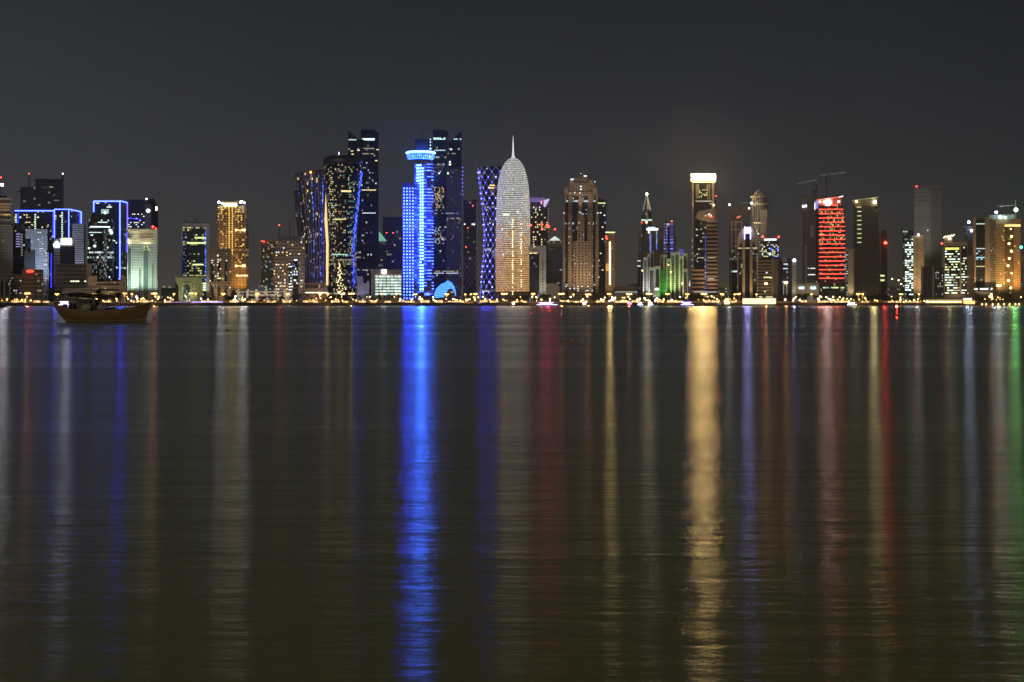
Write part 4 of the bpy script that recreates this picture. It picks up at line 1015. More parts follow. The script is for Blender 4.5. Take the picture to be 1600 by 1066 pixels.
b = B('building', 'orange lit building with a glowing vertical gold line and green roof lights', 'building', 945, 962, 2240)
b.fac('body', 946, 961, 364, None, 6, 26, facade('facade_orange', (.42, .33, .22), (.05, .045, .04), (.25, .75), (.3, .75), lit=.1, c1=WARM, c2=(.8, 1, .5), s=.6), d=24)
b.box('gold_line', 952, 954, 378, 445, E('gold_line', (1, .72, .32), 6), y=-.6, d=.5)
b.box('roof_lights', 946, 961, 362.4, 364, E('lit_lime', (.85, 1, .4), 1.7), y=-.6, d=1)
for x_, y_ in ((947, 370), (948, 373)): b.box('red_sign', x_ - 1, x_ + 1, y_ - 1.2, y_ + 1, e_red, y=-.6, d=.4)
b.box('mural', 946.5, 951.5, 412, 424, E('mural_orange', (1, .42, .08), .8), y=-.5, d=.4)
b.flood(950, -14, None, 950, 410, (1, .6, .22), 30000, 70)
b.beam(b.pt(953, 400, -3)[0], -3.5, b.pt(953, 400, -3)[1], (1, .70, .24), 45000, 3)

b = B('shopping_mall', 'long low mall with white lamps along its eaves, left of the spired tower', 'shopping mall', 945, 997, 2330)
b.box('body', 947, 996, 456, None, P('mall_beige', (.36, .31, .25)), d=30); b.box('upper_hall', 961, 996, 447, 456, P('mall_brown', (.24, .2, .17)), y=6, d=22); b.box('wing', 947, 961, 447.5, 456, P('mall_beige', (.36, .31, .25)), y=3, d=22)
for k in range(24): b.lamp('eaves_lamp', 948 + k * 2.05, 456.3, .5, e_white, y=-.6)
b.poly('hill_roof', [(978, 447), (982, 444), (990, 442.5), (996, 444), (996, 447)], P('mall_brown', (.24, .2, .17)), y=10, d=14)
b.flood(955, -30, None, 955, 458, (1, .75, .5), 7000, 110)

b = B('tower', 'slender dark tower tapering to a pointed spire tipped by a yellow white lamp', 'tower', 994, 1021, 2350)
f_spt = facade('facade_spire_tower', (.13, .13, .135), (.03, .035, .042), (.08, .92), (.15, .85), lit=.035, c1=WH, c2=(.7, .9, 1), s=1, wrough=.4)
b.loft('body', [(None, 994.5, 1020), (400, 997, 1020), (352, 1001, 1020)], f_spt, n=16, yr=1, nx=24, ny=40, sq=5, smooth=False)
b.loft('taper', [(352, 1001, 1020), (345, 1001.5, 1019.5), (328, 1003.8, 1017.5)], f_spt, n=16, yr=1, nx=24, ny=9, sq=5, smooth=False)
b.loft('spire', [(328, 1003.8, 1017.5), (316, 1006.4, 1014.8), (304, 1009.6, 1011.4)], P('spire_grey', (.22, .22, .22), .5), n=4, yr=1, smooth=False)
b.strip('edge_line', [(1004.5, 330), (1010, 305)], .8, E('edge_white', (.8, .85, .8), .5), y=0); b.strip('edge_line', [(1016, 330), (1011, 305)], .8, E('edge_white', (.8, .85, .8), .5), y=0)
b.strip('rib', [(1010.5, 452), (1010.5, 310)], 1.6, P('rib_grey', (.35, .34, .33)), y=-.6); b.strip('rib', [(1001.5, 462), (1001.5, 350)], 1.4, P('rib_grey', (.35, .34, .33)), y=-.6)
b.lamp('spire_lamp', 1010.7, 303.3, 1.7, E('spire_lamp', (1, .92, .6), 30), (1, .9, .6), 11000, y=6)
b.box('lit_floor', 1002, 1019, 343, 345, E('lit_band_dim', (.75, 1, .95), 1.1), y=-.7, d=.5)
b.lamp('lamp', 1010, 347.5, 1.3, e_ylw, y=-1.4); b.lamp('red_beacon', 1002.5, 347.8, .8, e_red, y=-1)
for y_ in (407, 415): b.box('lit_floor', 996, 1001, y_, y_ + 1.6, E('lit_band_dim', (.75, 1, .95), 1.1), y=-.5, d=.4)

b = B('tower', 'grey block with white roof light bar and blue lit strip, beside the spired tower', 'tower', 1009, 1029, 2290)
b.fac('body', 1010, 1028, 356, None, 5, 34, facade('facade_greyblock', (.15, .15, .15), (.06, .065, .07), (.08, .92), (.15, .85), lit=.03, c1=WARM, c2=WH, s=.6, wrough=.4), d=24)
b.box('roof_sign', 1010.5, 1028, 357, 359.6, E('sign_cool', (.85, .92, 1), 6), y=-.8, d=1)
for k in range(6): b.box('roof_sign_letter', 1012.5 + k * 2, 1013.6 + k * 2, 354.6, 356.6, E('letter_cool', (.6, .75, 1), 2), y=-.8, d=.8)
for k in range(18): b.box('blue_window', 1014.5 + R.uniform(0, 1), 1017.6, 366 + k * 1.7, 367 + k * 1.7, E('lit_violet', (.25, .28, 1), 1.1), y=-.4, d=.4)
for k in range(14): b.box('blue_window', 1025.4, 1026.8, 360 + k * 2.2, 361.2 + k * 2.2, e_blue if R.random() < .5 else e_cool, y=-.4, d=.4)
b.lamp('lamp', 1014, 363, 1.2, e_ylw, y=-1)
b = B('tower', 'plain grey unlit tower between the white roof bar and the blue dotted tower', 'tower', 1024, 1040, 2480)
b.fac('body', 1025, 1039, 352, None, 5, 40, facade('facade_plaingrey', (.13, .125, .12), (.07, .07, .07), (.1, .9), (.2, .8)), d=24)
b = B('tower', 'dark tower with columns of violet blue lamp dots and a thin mast', 'tower', 1036, 1057, 2400)
b.poly('body', [(1037, None), (1037, 347), (1053, 347), (1055.5, 380), (1057, None)], dark_glass, d=24)
b.fac('led_column', 1037, 1043.5, 348, None, 2, 26, facade('facade_led_violet', (.05, .05, .12), (.03, .03, .1), (.2, .65), (.3, .75), lit=.95, c1=(.35, .4, 1), c2=(.25, .28, 1), s=2.2), y=-.5, d=2)
b.fac('led_column', 1046, 1053, 348, None, 1, 26, facade('facade_led_violet2', (.05, .05, .2), (.03, .03, .1), (.1, .9), (.3, .7), lit=1.0, c1=(.22, .22, 1), c2=(.18, .2, 1), s=1.6), y=-.5, d=2)
b.spike('mast', 1039.5, 333, 348, .2, .4, dark_metal); b.lamp('red_beacon', 1049.5, 346, 1.0, e_red, y=-1); b.box('roof_lights', 1042, 1046, 349, 353, e_dimw, y=-.6, d=1)
b.box('violet_wall', 1060, 1068, 389, None, P('violet_wall', (.3, .28, .5)), y=0, d=10)
b.flood(1064, -12, 400, 1064, 391, (.3, .25, 1), 6000, 100)

b = B('building', 'stepped building of tall arched bays floodlit white on its left and green on its right', 'building', 1003, 1076, 2180)
wallg = P('arcade_wall', (.55, .53, .46), .85)
f_bars = facade('facade_arcade_bays', (.30, .29, .26), (.03, .035, .032), (0, 1), (.3, .95))
b.box('body', 1005, 1075, 405, None, P('arcade_dark', (.16, .15, .13)), y=6, d=28)
b.box('centre_block', 1006, 1044, 394, 405, P('arcade_dark', (.16, .15, .13)), y=8, d=24)
bays = [(1005, 1011.5, 402), (1011.5, 1016, 397), (1016, 1021.5, 392.5), (1013.5, 1023, 418), (1023, 1031.5, 416), (1031.5, 1038.5, 398.5), (1036, 1042, 398), (1041.5, 1048, 404), (1048, 1055, 395), (1054, 1062, 393.5), (1062, 1067, 400), (1067, 1074.5, 396), (1067, 1075, 420)]
for k, (xa, xb, t_) in enumerate(bays):
    yy = -k % 4 * .7 - (6 if t_ > 410 else 0)
    rim = (xb - xa) * .18; xm = (xa + xb) / 2; ra = (xb - xa) / 2 - rim
    arc = [(xm + ra * math.cos(a), t_ + 4 + ra - ra * math.sin(a)) for a in [math.pi * q / 8 for q in range(9)]]
    b.poly('arched_bay', [(xa, None), (xa, t_), (xb, t_), (xb, None), (xb - rim, None)] + arc + [(xa + rim, None)], wallg, y=yy, d=6)
    b.fac('bay_glazing', xa + rim * .6, xb - rim * .6, t_ + 2.5, None, 1, max(6, int((462 - t_) / 2.6)), f_bars, y=yy + 2, d=2)
b.box('porch', 1020, 1030, 452, None, pale, y=-10, d=5); b.box('porch_sign', 1023.5, 1028.5, 450.5, 453, E('sign_white', (1, 1, .95), 5), y=-10.5, d=.5)
for x_, y_ in ((1003.5, 423), (1044.5, 414), (1048, 425), (1066, 443)): b.lamp('lamp', x_, y_, .9, e_ylw, y=-4)
for x_, c_, e__ in ((1006, (.9, .98, 1), 60000), (1011, (.9, .98, .95), 16000), (1022, (.9, .95, .8), 5000), (1033, (.15, 1, .2), 9000), (1040, (.3, 1, .2), 22000), (1047, (.5, 1, .2), 42000), (1054, (.75, 1, .4), 40000), (1061, (.9, 1, .6), 22000), (1071, (.9, .9, .5), 5000)):
    b.flood(x_, -13, None, x_, 425, c_, e__ * 1.5, 70, ty=-2, radius=.8)
for k, (xa, xb) in enumerate(((1031.8, 1036.5), (1036.8, 1042))): b.fac('green_glazing', xa, xb, 420, None, 1, 18, facade('facade_greenbay', (.06, .16, .07), (.05, .12, .06), (0, 1), (.3, .9)), y=-3.5, d=1)

# --- gold crowned tower
b = B('tower', 'dark tower with a blazing gold white crown slab, tallest right of the silver dome', 'tower', 1079, 1120, 2320)
f_gct = facade('facade_goldcrown', (.10, .09, .075), (.025, .026, .028), (.1, .9), (.2, .8), lit=.02, row=.03, c1=WARM, c2=WH, s=.9, wrough=.4)
b.fac('body', 1081, 1118, 286, None, 12, 60, f_gct, y=2, d=34)
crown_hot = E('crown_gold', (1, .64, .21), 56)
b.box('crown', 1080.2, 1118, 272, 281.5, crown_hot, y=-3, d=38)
b.box('crown_ledge', 1080.6, 1117.6, 281.9, 283.6, beige, y=-1.6, d=36); b.box('crown_frieze', 1081.5, 1117, 283.8, 286, P('frieze', (.36, .28, .17)), y=0, d=34)
for k in range(15): b.lamp('gold_lamp', 1083 + k * 2.35, 284.8, .7, E('lit_gold_w', (1, .9, .5), 4), y=-.5)
for x0_, x1_, yb_ in ((1081, 1084, 430), (1112.3, 1116, 326)): b.box('corner_pier', x0_, x1_, 286, yb_, P('pier_cream', (.62, .52, .36)), y=-.5, d=4)
for x0_, x1_, yb_ in ((1087.5, 1089.6, 310), (1089.9, 1092, 310), (1104.8, 1106.6, 312), (1107.8, 1109.5, 312)): b.box('inner_pier', x0_, x1_, 288, yb_, P('pier_cream', (.62, .52, .36)), y=0, d=3)
ac = [(1098 + 6 * math.cos(a), 297 - 9 * math.sin(a)) for a in [math.pi * q / 8 for q in range(9)]]
b.poly('arch_recess', [(1104, 309)] + ac + [(1092, 309)], dark_glass, y=1.2, d=1.2)
b.wins(1092, 1105, 296, 309, 5, 6, .45, [E('lit_yg', (.9, 1, .35), 1.2), e_warm], .6, .6, y=.8)
b.wins(1087, 1112, 313, 316, 14, 1, .9, [e_dimw], .8, .8, y=1.4); b.lamp('red_beacon', 1118.5, 306.5, .9, e_red, RED, 4000); b.lamp('lamp', 1115.3, 320.5, 1.0, e_ylw, y=-1)
for k in range(5): b.lamp('edge_lamp', 1081.4, 376 + k * 10, .6, e_warm, y=-1)
b.beam(b.pt(1099, 288, -3)[0], -3.5, b.pt(1099, 288, -3)[1], (1, .75, .38), 60000, 5)
for x_ in (1082.5, 1114): b.flood(x_, -5, 330, x_, 288, (1, .85, .55), 8000, 60)
b = B('office_building', 'brown banded office tower with a sloping sign wall showing a small red and white emblem', 'office building', 1080, 1123, 2190)
f_band = facade('facade_brown_bands', (.40, .30, .20), (.035, .032, .03), (0, 1), (.0, .55), lit=0)
b.fac('banded_wing', 1104, 1121.5, 345, None, 1, 21, f_band, y=0, d=28)
b.poly('sign_wall', [(1086.5, 341), (1091, 330), (1110, 326.5), (1117, 325), (1117, 345), (1097, 345)], P('sign_wall', (.38, .31, .23)), y=-1.2, d=10)
b.box('fin', 1116.8, 1121.5, 325.5, 345, P('fin_brown', (.22, .18, .14)), y=-.6, d=12)
b.fac('glazed_wing', 1087, 1104, 345, None, 5, 42, facade('facade_office_glass', (.05, .048, .045), (.02, .022, .028), (.05, .95), (.15, .85), lit=.07, row=.04, c1=WH, c2=WARM, s=.8, wrough=.3), y=1, d=26)
for k in range(26): b.lamp('blue_lamp', 1102.3, 368 + k * 3.6, .55, E('blue_dot', (.06, .16, 1), 2.6), y=-.5)
b.fac('low_wing', 1081, 1101, 421, None, 1, 8, f_band, y=-4, d=20)
x_, z_ = b.pt(1108.4, 336.2, -1.6)
q = b.m(1)
MB().poly([(x_ - 2.6 * q, z_ + .3 * q), (x_ - 1.6 * q, z_ + 1.7 * q), (x_ + 1.6 * q, z_ + 2.2 * q), (x_ + .8 * q, z_ + .2 * q), (x_ - 1.6 * q, z_ - .6 * q)], -1.7, -1.3).build('emblem', E('emblem_pale', (1, .35, .25), 3.5), b.o)
MB().box(x_ - .8 * q, x_ + 4.6 * q, -1.7, -1.3, z_ - 3.4 * q, z_ - 1.6 * q, bottom=True).build('emblem', E('sign_red', (1, .06, .03), 2.6), b.o)
MB().box(x_ + 2.4 * q, x_ + 3.4 * q, -1.8, -1.3, z_ - 1.6 * q, z_ + .3 * q, bottom=True).build('emblem', E('emblem_violet', (.85, .7, 1), 3), b.o)
MB().box(x_ - 6.4 * q, x_ - 5.5 * q, -1.7, -1.3, z_ - 2.2 * q, z_ + .5 * q, bottom=True).build('emblem', e_white, b.o)
b.wins(1087, 1103, 396, 410, 8, 6, .25, [e_white, e_dimw], .6, .5, y=.6); b.box('lit_floor', 1090, 1101, 402.2, 403.4, e_dimw, y=.6, d=.4); b.box('lit_floor', 1106, 1118, 402.4, 403.6, e_dimw, y=-.5, d=.4); b.box('lit_floor', 1106, 1116, 434.5, 436.5, E('lit_grey', (.7, .8, .85), .4), y=-.5, d=.4)
b.box('lit_floor', 1084, 1120, 455.4, 457.4, E('lit_grey', (.7, .8, .85), .4), y=-4.5, d=.4)
b.flood(1110, -30, None, 1112, 400, (1, .62, .3), 80000, 80); b.flood(1092, -22, None, 1092, 445, (1, .6, .28), 9000, 100); b.flood(1102, -22, 360, 1102, 336, (1, .75, .45), 9000, 90)
b = B('office_building', 'small low office with greenish lit floors between two towers', 'office building', 1121, 1144, 2150)
b.fac('body', 1122, 1143, 449, None, 6, 5, facade('facade_smalloffice', (.2, .21, .19), (.06, .07, .06), (.1, .9), (.3, .75), lit=.45, c1=(.7, 1, .55), c2=(.9, 1, .6), s=.7), d=18)
b.box('roof_room', 1124, 1136, 442, 449, P('roofroom_olive', (.35, .36, .18)), y=3, d=10)

b = B('tower', 'dark glass tower behind a white square frame, crowned by a single white lamp', 'tower', 1138, 1174, 2420)
b.fac('body', 1139.5, 1172, 320, None, 9, 46, facade('facade_slate', (.08, .08, .09), (.035, .037, .045), (.06, .94), (.15, .85), lit=.015, c1=WH, c2=WARM, s=.6, wrough=.35), y=3, d=30)
fr_ = P('frame_grey', (.42, .40, .38))
for x_ in (1142, 1149, 1158.6): b.box('frame_post', x_, x_ + 1.6, 346, 460 if x_ < 1150 else 405, fr_, y=0, d=3)
for y_ in (346, 358, 376, 384, 393, 405): b.box('frame_beam', 1143.6, 1158.6, y_, y_ + 1.5, fr_, y=.3, d=2.5)
b.lamp('roof_lamp', 1139.8, 320, 1.4, E('work_white', (1, 1, .95), 10), (1, 1, .95), 9000, y=-1); b.lamp('roof_lamp', 1170.5, 325.5, 1.2, E('work_white', (1, 1, .95), 10), (1, 1, .95), 4000, y=-1); b.lamp('red_beacon', 1152.5, 340, .9, e_red, y=-1)
b.fac('low_front', 1143, 1152, 408, None, 3, 18, f_strip, y=-4, d=10)
b.box('crane_jib', 1157, 1175, 316.6, 317.6, P('crane_grey', (.4, .38, .33)), y=4, d=1)
b = B('tower', 'cylindrical columned tower with a conical roof, ring cornices and a tall mast', 'tower', 1171, 1202, 2380)
f_col = facade('facade_columns', (.46, .45, .43), (.035, .035, .04), (.3, .8), (0, 1))
b.loft('body', [(None, 1175, 1200), (318, 1175, 1200)], f_col, n=32, yr=1, nx=22, ny=30)
b.loft('cornice', [(322, 1173, 1202), (318, 1173, 1202)], pale, n=32); b.loft('drum', [(318, 1174.5, 1199.5), (308, 1174.5, 1199.5)], f_col, n=32, nx=22, ny=2)
b.loft('cornice', [(310, 1172.5, 1199.5), (306.5, 1172.5, 1199.5)], pale, n=32)
b.loft('roof_cone', [(306, 1175.5, 1198), (303, 1178, 1195.5), (296, 1185.5, 1188)], P('cone_grey', (.25, .25, .25)), n=24)
b.spike('mast', 1186.5, 281, 298, .2, .5, dark_metal, y=14)
for k in range(4): b.lamp('lit_window', 1179 + k * 2.8, 348.5, 1.0, e_warm, y=-.6)
b.lamp('lit_window', 1185, 365.5, 1.0, e_white, y=-.4); b.lamp('roof_lamp', 1174.5, 317.5, 1.5, E('work_white', (1, 1, .95), 10), y=-1)
b.fac('white_front', 1187, 1198.5, 328, None, 4, 34, facade('facade_whitefront', (.5, .49, .46), (.05, .05, .05), (.3, .75), (.25, .85)), y=-.6, d=3)
b.box('side_pier', 1197.5, 1200.5, 329, None, P('fin_grey', (.2, .2, .2)), y=2, d=4)
b.flood(1187, -60, None, 1187, 340, (1, .95, .85), 110000, 50)
b = B('tower', 'arched tower with two gold lit piers under a violet white lamp', 'tower', 1151, 1186, 2200)
arch = [(1168 + 16 * math.cos(a), 376 - 21 * math.sin(a)) for a in [math.pi * q / 14 for q in range(15)]]
b.poly('arch_top', [(1184, 392)] + arch + [(1152, 392), (1156, 383), (1163, 372), (1173.5, 372), (1180, 383)], P('arch_cream', (.52, .45, .37)), y=0, d=24)
b.loft('drum', [(None, 1151.5, 1184.5), (378, 1152.5, 1183.5)], facade('facade_drum', (.12, .11, .10), (.03, .03, .032), (.1, .9), (.2, .8), lit=.10, c1=WARM, c2=WH, s=.7, wrough=.4), n=28, yr=.8, nx=36, ny=28)
for x_ in (1160, 1171.6): b.box('pier', x_, x_ + 4.2, 372, None, P('pier_gold', (.58, .46, .28)), y=-1.4, d=5)
b.box('glass_strip', 1164.2, 1171.6, 365, None, dark_glass, y=-.6, d=4)
b.box('lamp_box', 1164.8, 1171.4, 355.6, 363.6, E('lampbox_violet', (.75, .75, 1), 14), y=-1.5, d=3)
b.strip('violet_line', [(1163.6, 374), (1163.6, 354)], 1.1, E('violet_line', (.45, .4, 1), 6), y=-1.8); b.strip('violet_line', [(1172.6, 374), (1172.6, 354)], 1.1, E('violet_line', (.45, .4, 1), 6), y=-1.8)
b.beam(b.pt(1168, 358, -3)[0], -3.5, b.pt(1168, 358, -3)[1], (.25, .24, 1), 34000, 3)
b.box('ring_beam', 1153, 1183, 387, 389, E('ring_lit', (.9, .85, .4), .5), y=-1, d=2)
b.flood(1162, -9, None, 1162, 410, (1, .72, .35), 26000, 50); b.flood(1174, -9, None, 1174, 410, (1, .62, .22), 42000, 50)
for k in range(16): b.lamp('edge_lamp', 1183.2, 398 + k * 3.8, .7, e_dimw, y=4)
for k in range(16): b.lamp('edge_lamp', 1152.8, 398 + k * 3.8, .5, e_dimw, y=4)

b = B('building', 'block with bright white roof band between two red beacons over blue and yellow windows', 'building', 1186, 1220, 2300)
b.fac('body', 1188, 1218, 377, None, 10, 28, facade('facade_mixed', (.10, .10, .11), (.03, .033, .04), (.1, .9), (.2, .8), lit=.12, row=.08, c1=(.8, 1, .6), c2=(.5, .55, 1), s=1), d=26)
b.box('roof_band', 1194, 1213, 373.4, 375.6, E('band_white', (.85, 1, .95), 3), y=-1, d=2); b.box('roof_slab', 1191, 1217, 370, 373, P('roof_grey', (.25, .25, .28)), y=-1, d=20)
b.lamp('red_beacon', 1191.5, 370, 1.5, e_red, RED, 6000, y=-2); b.lamp('red_beacon', 1216.8, 370.2, 1.5, e_red, RED, 6000, y=-2)
b.wins(1190, 1217, 382, 402, 10, 8, .45, [E('lit_yg', (.9, 1, .35), 1.2), e_white, e_blue, e_warm], .7, .6, maxn=45)
b.lamp('lit_room', 1203, 397, 3.0, E('lit_mintsoft', (.75, 1, .9), 1.3), y=1.5)
b = B('office_building', 'brown office block with broad horizontal bands, behind the tall street lamp', 'office building', 1183, 1217, 2170)
b.fac('body', 1184, 1206, 407, None, 1, 13, f_band, d=24); b.fac('upper_floors', 1184, 1205, 404, 407, 4, 1, f_strip, y=1, d=22)
b.box('stair_slab', 1206, 1208.5, 404, None, P('slab_brown', (.4, .33, .24)), y=-1, d=24); b.box('wing', 1208.5, 1216, 404, None, P('slab_dark', (.18, .15, .12)), y=.5, d=22)
b.wins(1184, 1206, 407, 462, 7, 13, .05, [e_white, e_green], .8, .4); b.wins(1193, 1205, 431.5, 435.5, 4, 1, 1, [E('lit_yg', (.9, 1, .35), 1.2)], .8, .6)
b.flood(1195, -24, None, 1196, 430, (1, .7, .35), 14000, 90)
b = B('tower', 'dark blue glass block with slim white window slab topped by a violet lamp', 'tower', 1213, 1246, 2190)
b.fac('glazing', 1215, 1238, 404, None, 7, 18, f_dkglass, y=1, d=24); b.box('roof_block', 1222, 1229, 402, 410, P('slab_brown', (.4, .33, .24)), y=0, d=10)
b.fac('slab', 1237.5, 1244.3, 406, None, 2, 18, facade('facade_whiteslab', (.55, .5, .4), (.06, .055, .05), (.3, .72), (.3, .72)), y=-1, d=24)
b.lamp('roof_lamp', 1241, 406.5, 1.9, E('lamp_violetwhite', (.65, .6, 1), 20), (.45, .45, 1), 9000, y=-2)
for k in range(5): b.box('lit_window', 1225 + R.uniform(-4, 6), 1231, 412 + k * 7, 413.8 + k * 7, e_cool, y=.6, d=.4) if k != 2 else None
for x_ in (1224, 1229): b.box('lit_column', x_, x_ + .9, 438, 462, E('lit_mintsoft2', (.6, .9, .8), .5), y=.4, d=.5)
b.flood(1241, -10, None, 1241, 425, (1, .9, .7), 22000, 60)

# --- red tower group
b = B('tower', 'grey slab tower behind the red lined tower, two white lamps on its left edge', 'tower', 1252, 1278, 2450)
b.fac('body', 1254, 1275, 305, None, 7, 56, facade('facade_greyslab', (.17, .165, .16), (.05, .05, .05), (.25, .75), (.25, .8)), d=28)
b.fac('side_fin', 1257, 1262, 318, None, 2, 50, facade('facade_greyslab2', (.24, .235, .23), (.06, .06, .06), (.3, .8), (.2, .85)), y=-1, d=3)
b.lamp('lamp', 1255, 322.5, 1.5, E('work_white', (1, 1, .95), 10), y=-2); b.lamp('lamp', 1259, 322, 1.3, E('work_white', (1, 1, .95), 10), y=-2)
b.box('hoist', 1268, 1275, 297, 305, P('site_grey', (.10, .10, .11)), y=4, d=8)
b = B('building', 'slim pale slab building in front of the grey slab tower, with two lit window rows', 'building', 1256, 1276, 2300)
b.fac('body', 1261, 1276, 372, None, 4, 26, facade('facade_palewing', (.22, .215, .2), (.07, .07, .07), (.1, .9), (.3, .8)), d=20)
b.box('pale_pier', 1266, 1272, 352, 372, P('pale_grey', (.42, .41, .39)), y=1, d=12); b.box('pale_pier', 1257, 1261, 384, None, P('pale_grey', (.42, .41, .39)), y=-1, d=16)
for y_ in (419.5, 429.3): b.wins(1262, 1274, y_ - 1, y_ + 1, 6, 1, .9, [e_white], .8, .7)
b = B('shopping_mall', 'plain beige box of a mall with two glowing pale blue wall signs', 'shopping mall', 1243, 1281, 2150)
b.box('body', 1244, 1279.5, 443, None, P('mallbox_beige', (.42, .38, .30)), d=24); b.box('parapet', 1243.6, 1280, 442, 444, P('mallbox_trim', (.25, .22, .18)), y=-.6, d=25)
sg = E('sign_aqua', (.55, .85, 1), 4)
def glyphs(name, segs, px, py, s_):
    mb = MB(); x_, z_ = b.pt(px, py, -.6); u_ = b.m(s_)
    for (xa, ya, xb, yb, wd) in segs:
        mb.box(x_ + xa * u_, x_ + xb * u_, -.8, -.3, z_ - yb * u_, z_ - ya * u_, bottom=True)
    mb.build(name, sg, b.o)
glyphs('sign', [(0, 1.6, 8, 3.2, 0), (0, .8, .9, 1.6, 0), (2, .2, 2.8, 1.6, 0), (3.4, .8, 4.2, 1.6, 0), (5, 0, 5.8, 1.6, 0), (6.6, .4, 7.6, 1.6, 0), (1.2, 3.5, 2, 4, 0), (6, 3.5, 6.6, 4, 0)], 1248.1, 448, 1)
glyphs('sign', [(0, .9, .8, 3.4, 0), (.8, .3, 2, .9, 0), (2, .3, 2.8, 4, 0), (2.8, 3.3, 4, 4, 0), (4.4, .3, 5, 4, 0), (5, .3, 6, .9, 0), (5, 1.9, 5.8, 2.5, 0), (5, 3.4, 6, 4, 0), (6.4, .3, 8, .9, 0), (6.4, .9, 7, 2.2, 0), (7, 1.8, 8, 2.4, 0), (7.4, 2.4, 8, 4, 0), (6.4, 3.4, 7.4, 4, 0)], 1266.3, 447.9, 1)
b.flood(1262, -26, None, 1262, 455, (1, .85, .55), 9000, 110)

b = B('tower', 'tower striped by glowing red floor lines under a slanting roof with white disc', 'tower', 1274, 1322, 2250)
f_redt = facade('facade_red_tower', (.06, .035, .03), (.028, .018, .018), (.1, .9), (.2, .75), lit=.13, c1=(1, .65, .25), c2=(1, .8, .4), s=.9, wrough=.4)
b.poly('body', [(1279, 441), (1279, 322), (1318, 322), (1320.5, 345), (1321.5, 380), (1320, 441)], f_redt, d=30, nx=18, ny=36)
for k in range(18):
    y_ = 327.5 + k * 6.72
    b.box('neon_line', 1279.5, 1317.5 + min(3, k * .8), y_ - .75, y_ + .75, E('neon_red', (1, .06, .03), 2.6), y=-.9, d=.8)
b.poly('roof_wing', [(1276, 322), (1275, 313.5), (1290, 311), (1317, 307.5), (1314.5, 312), (1316, 322)], P('roofwing_red', (.55, .12, .09)), y=1, d=24)
b.strip('roof_edge', [(1276, 312.8), (1290, 310.6), (1311, 308)], 1.1, E('neon_red_soft', (1, .12, .07), 1.6), y=0); b.strip('roof_tip', [(1311, 308), (1317.5, 306.6)], 1.0, E('tip_white', (.9, .9, 1), 3), y=0)
x_, z_ = b.pt(1294, 316.3, -.6)
MB().poly([(x_ + b.m(4.2) * math.cos(a), z_ + b.m(4.2) * math.sin(a)) for a in [2 * math.pi * q / 20 for q in range(20)]], -.9, -.2).build('sign_disc', E('disc_white', (1, .80, .76), 40), b.o)
for x_, y_ in ((1281.2, 315.5), (1287.5, 315.5), (1310.5, 315)): b.lamp('lamp', x_, y_, 1.6, E('lamp_peach', (1, .75, .45), 9), (1, .5, .3), 3000, y=-.6)
b.box('violet_panel', 1274, 1278, 314, 326, E('violet_panel', (.25, .28, 1), 1.0), y=-.5, d=2); b.box('violet_edge', 1272.6, 1273.8, 317, 328, E('violet_edge', (.75, .75, 1), 2.5), y=-.5, d=1)
b.box('neon_line', 1297, 1308, 320, 321.6, E('neon_red', (1, .06, .03), 2.6), y=-.3, d=.8)
b.fac('podium', 1279, 1321, 441, None, 16, 4, facade('facade_redpodium', (.10, .09, .07), (.03, .035, .03), (.1, .9), (.25, .8), lit=.12, c1=(.7, 1, .6), c2=WARM, s=.6), y=-1.4, d=34)
b.wins(1286, 1319, 448.5, 450.8, 11, 1, .9, [E('lit_lime', (.85, 1, .4), 1.7), E('lit_mint', (.5, 1, .8), .9)], .8, .8, y=-1.8)
b.wins(1281, 1318, 329, 382, 22, 8, .22, [E('lit_amber', (1, .6, .15), 1.2), e_warm], .4, .5, maxn=60)
b.fac('dark_flank', 1275, 1279, 326, None, 2, 34, f_dkglass, y=1, d=26)
for x_ in (1285, 1300, 1314): b.flood(x_, -18, None, x_, 400, (1, .08, .05), 12000, 60)

b = B('building', 'narrow cream building lit at its foot, right beside the red lined tower', 'building', 1319, 1336, 2200)
b.box('body', 1325, 1333, 391, None, P('narrow_cream', (.52, .44, .33)), y=0, d=20); b.fac('glazing', 1320, 1325, 393, None, 2, 22, facade('facade_narrowglass', (.1, .1, .1), (.05, .055, .06), (.05, .95), (.3, .7), lit=.45, c1=WH, c2=(.8, .9, 1), s=.9), y=1, d=18); b.box('side_pier', 1333, 1335, 391, None, P('pier_brown', (.3, .25, .2)), y=.6, d=18); b.box('roof', 1319.5, 1335.5, 389.5, 391.5, P('narrow_cream', (.52, .44, .33)), y=-.5, d=21)
b.flood(1329, -8, None, 1329, 425, (1, .82, .45), 30000, 60)
b = B('tower', 'dark olive tower with a slanting lamp lit roof and one column of yellow windows', 'tower', 1329, 1378, 2330)
f_ol = facade('facade_olive', (.15, .14, .11), (.05, .05, .042), (.15, .85), (.2, .8), lit=.004, c1=WARM, c2=WH, s=.5)
b.poly('body', [(1334, None), (1333, 322), (1372, 322), (1375, 380), (1376, None)], f_ol, d=30, nx=16, ny=50)
b.poly('roof_wing', [(1336, 322), (1331, 314), (1350, 311.5), (1372, 308.5), (1370, 313), (1371, 322)], P('roofwing_olive', (.22, .2, .15)), y=2, d=22)
b.strip('roof_edge', [(1331, 313.6), (1350, 311), (1373, 308)], .9, E('edge_tan', (.8, .7, .45), .35), y=1)
b.lamp('lamp', 1338.3, 315, 1.7, e_ylw, (1, .8, .4), 4000, y=-1); b.lamp('lamp', 1367, 315.5, 2.2, E('lamp_bigyellow', (1, .88, .45), 24), (1, .80, .34), 34000, y=-2)
for k in range(9): b.box('lit_window', 1339.5 if k else 1338.5, 1346, 323 + k * 6.9, 324.5 + k * 6.9, E('lit_olive', (.85, .85, .35), .9), y=-.4, d=.4)
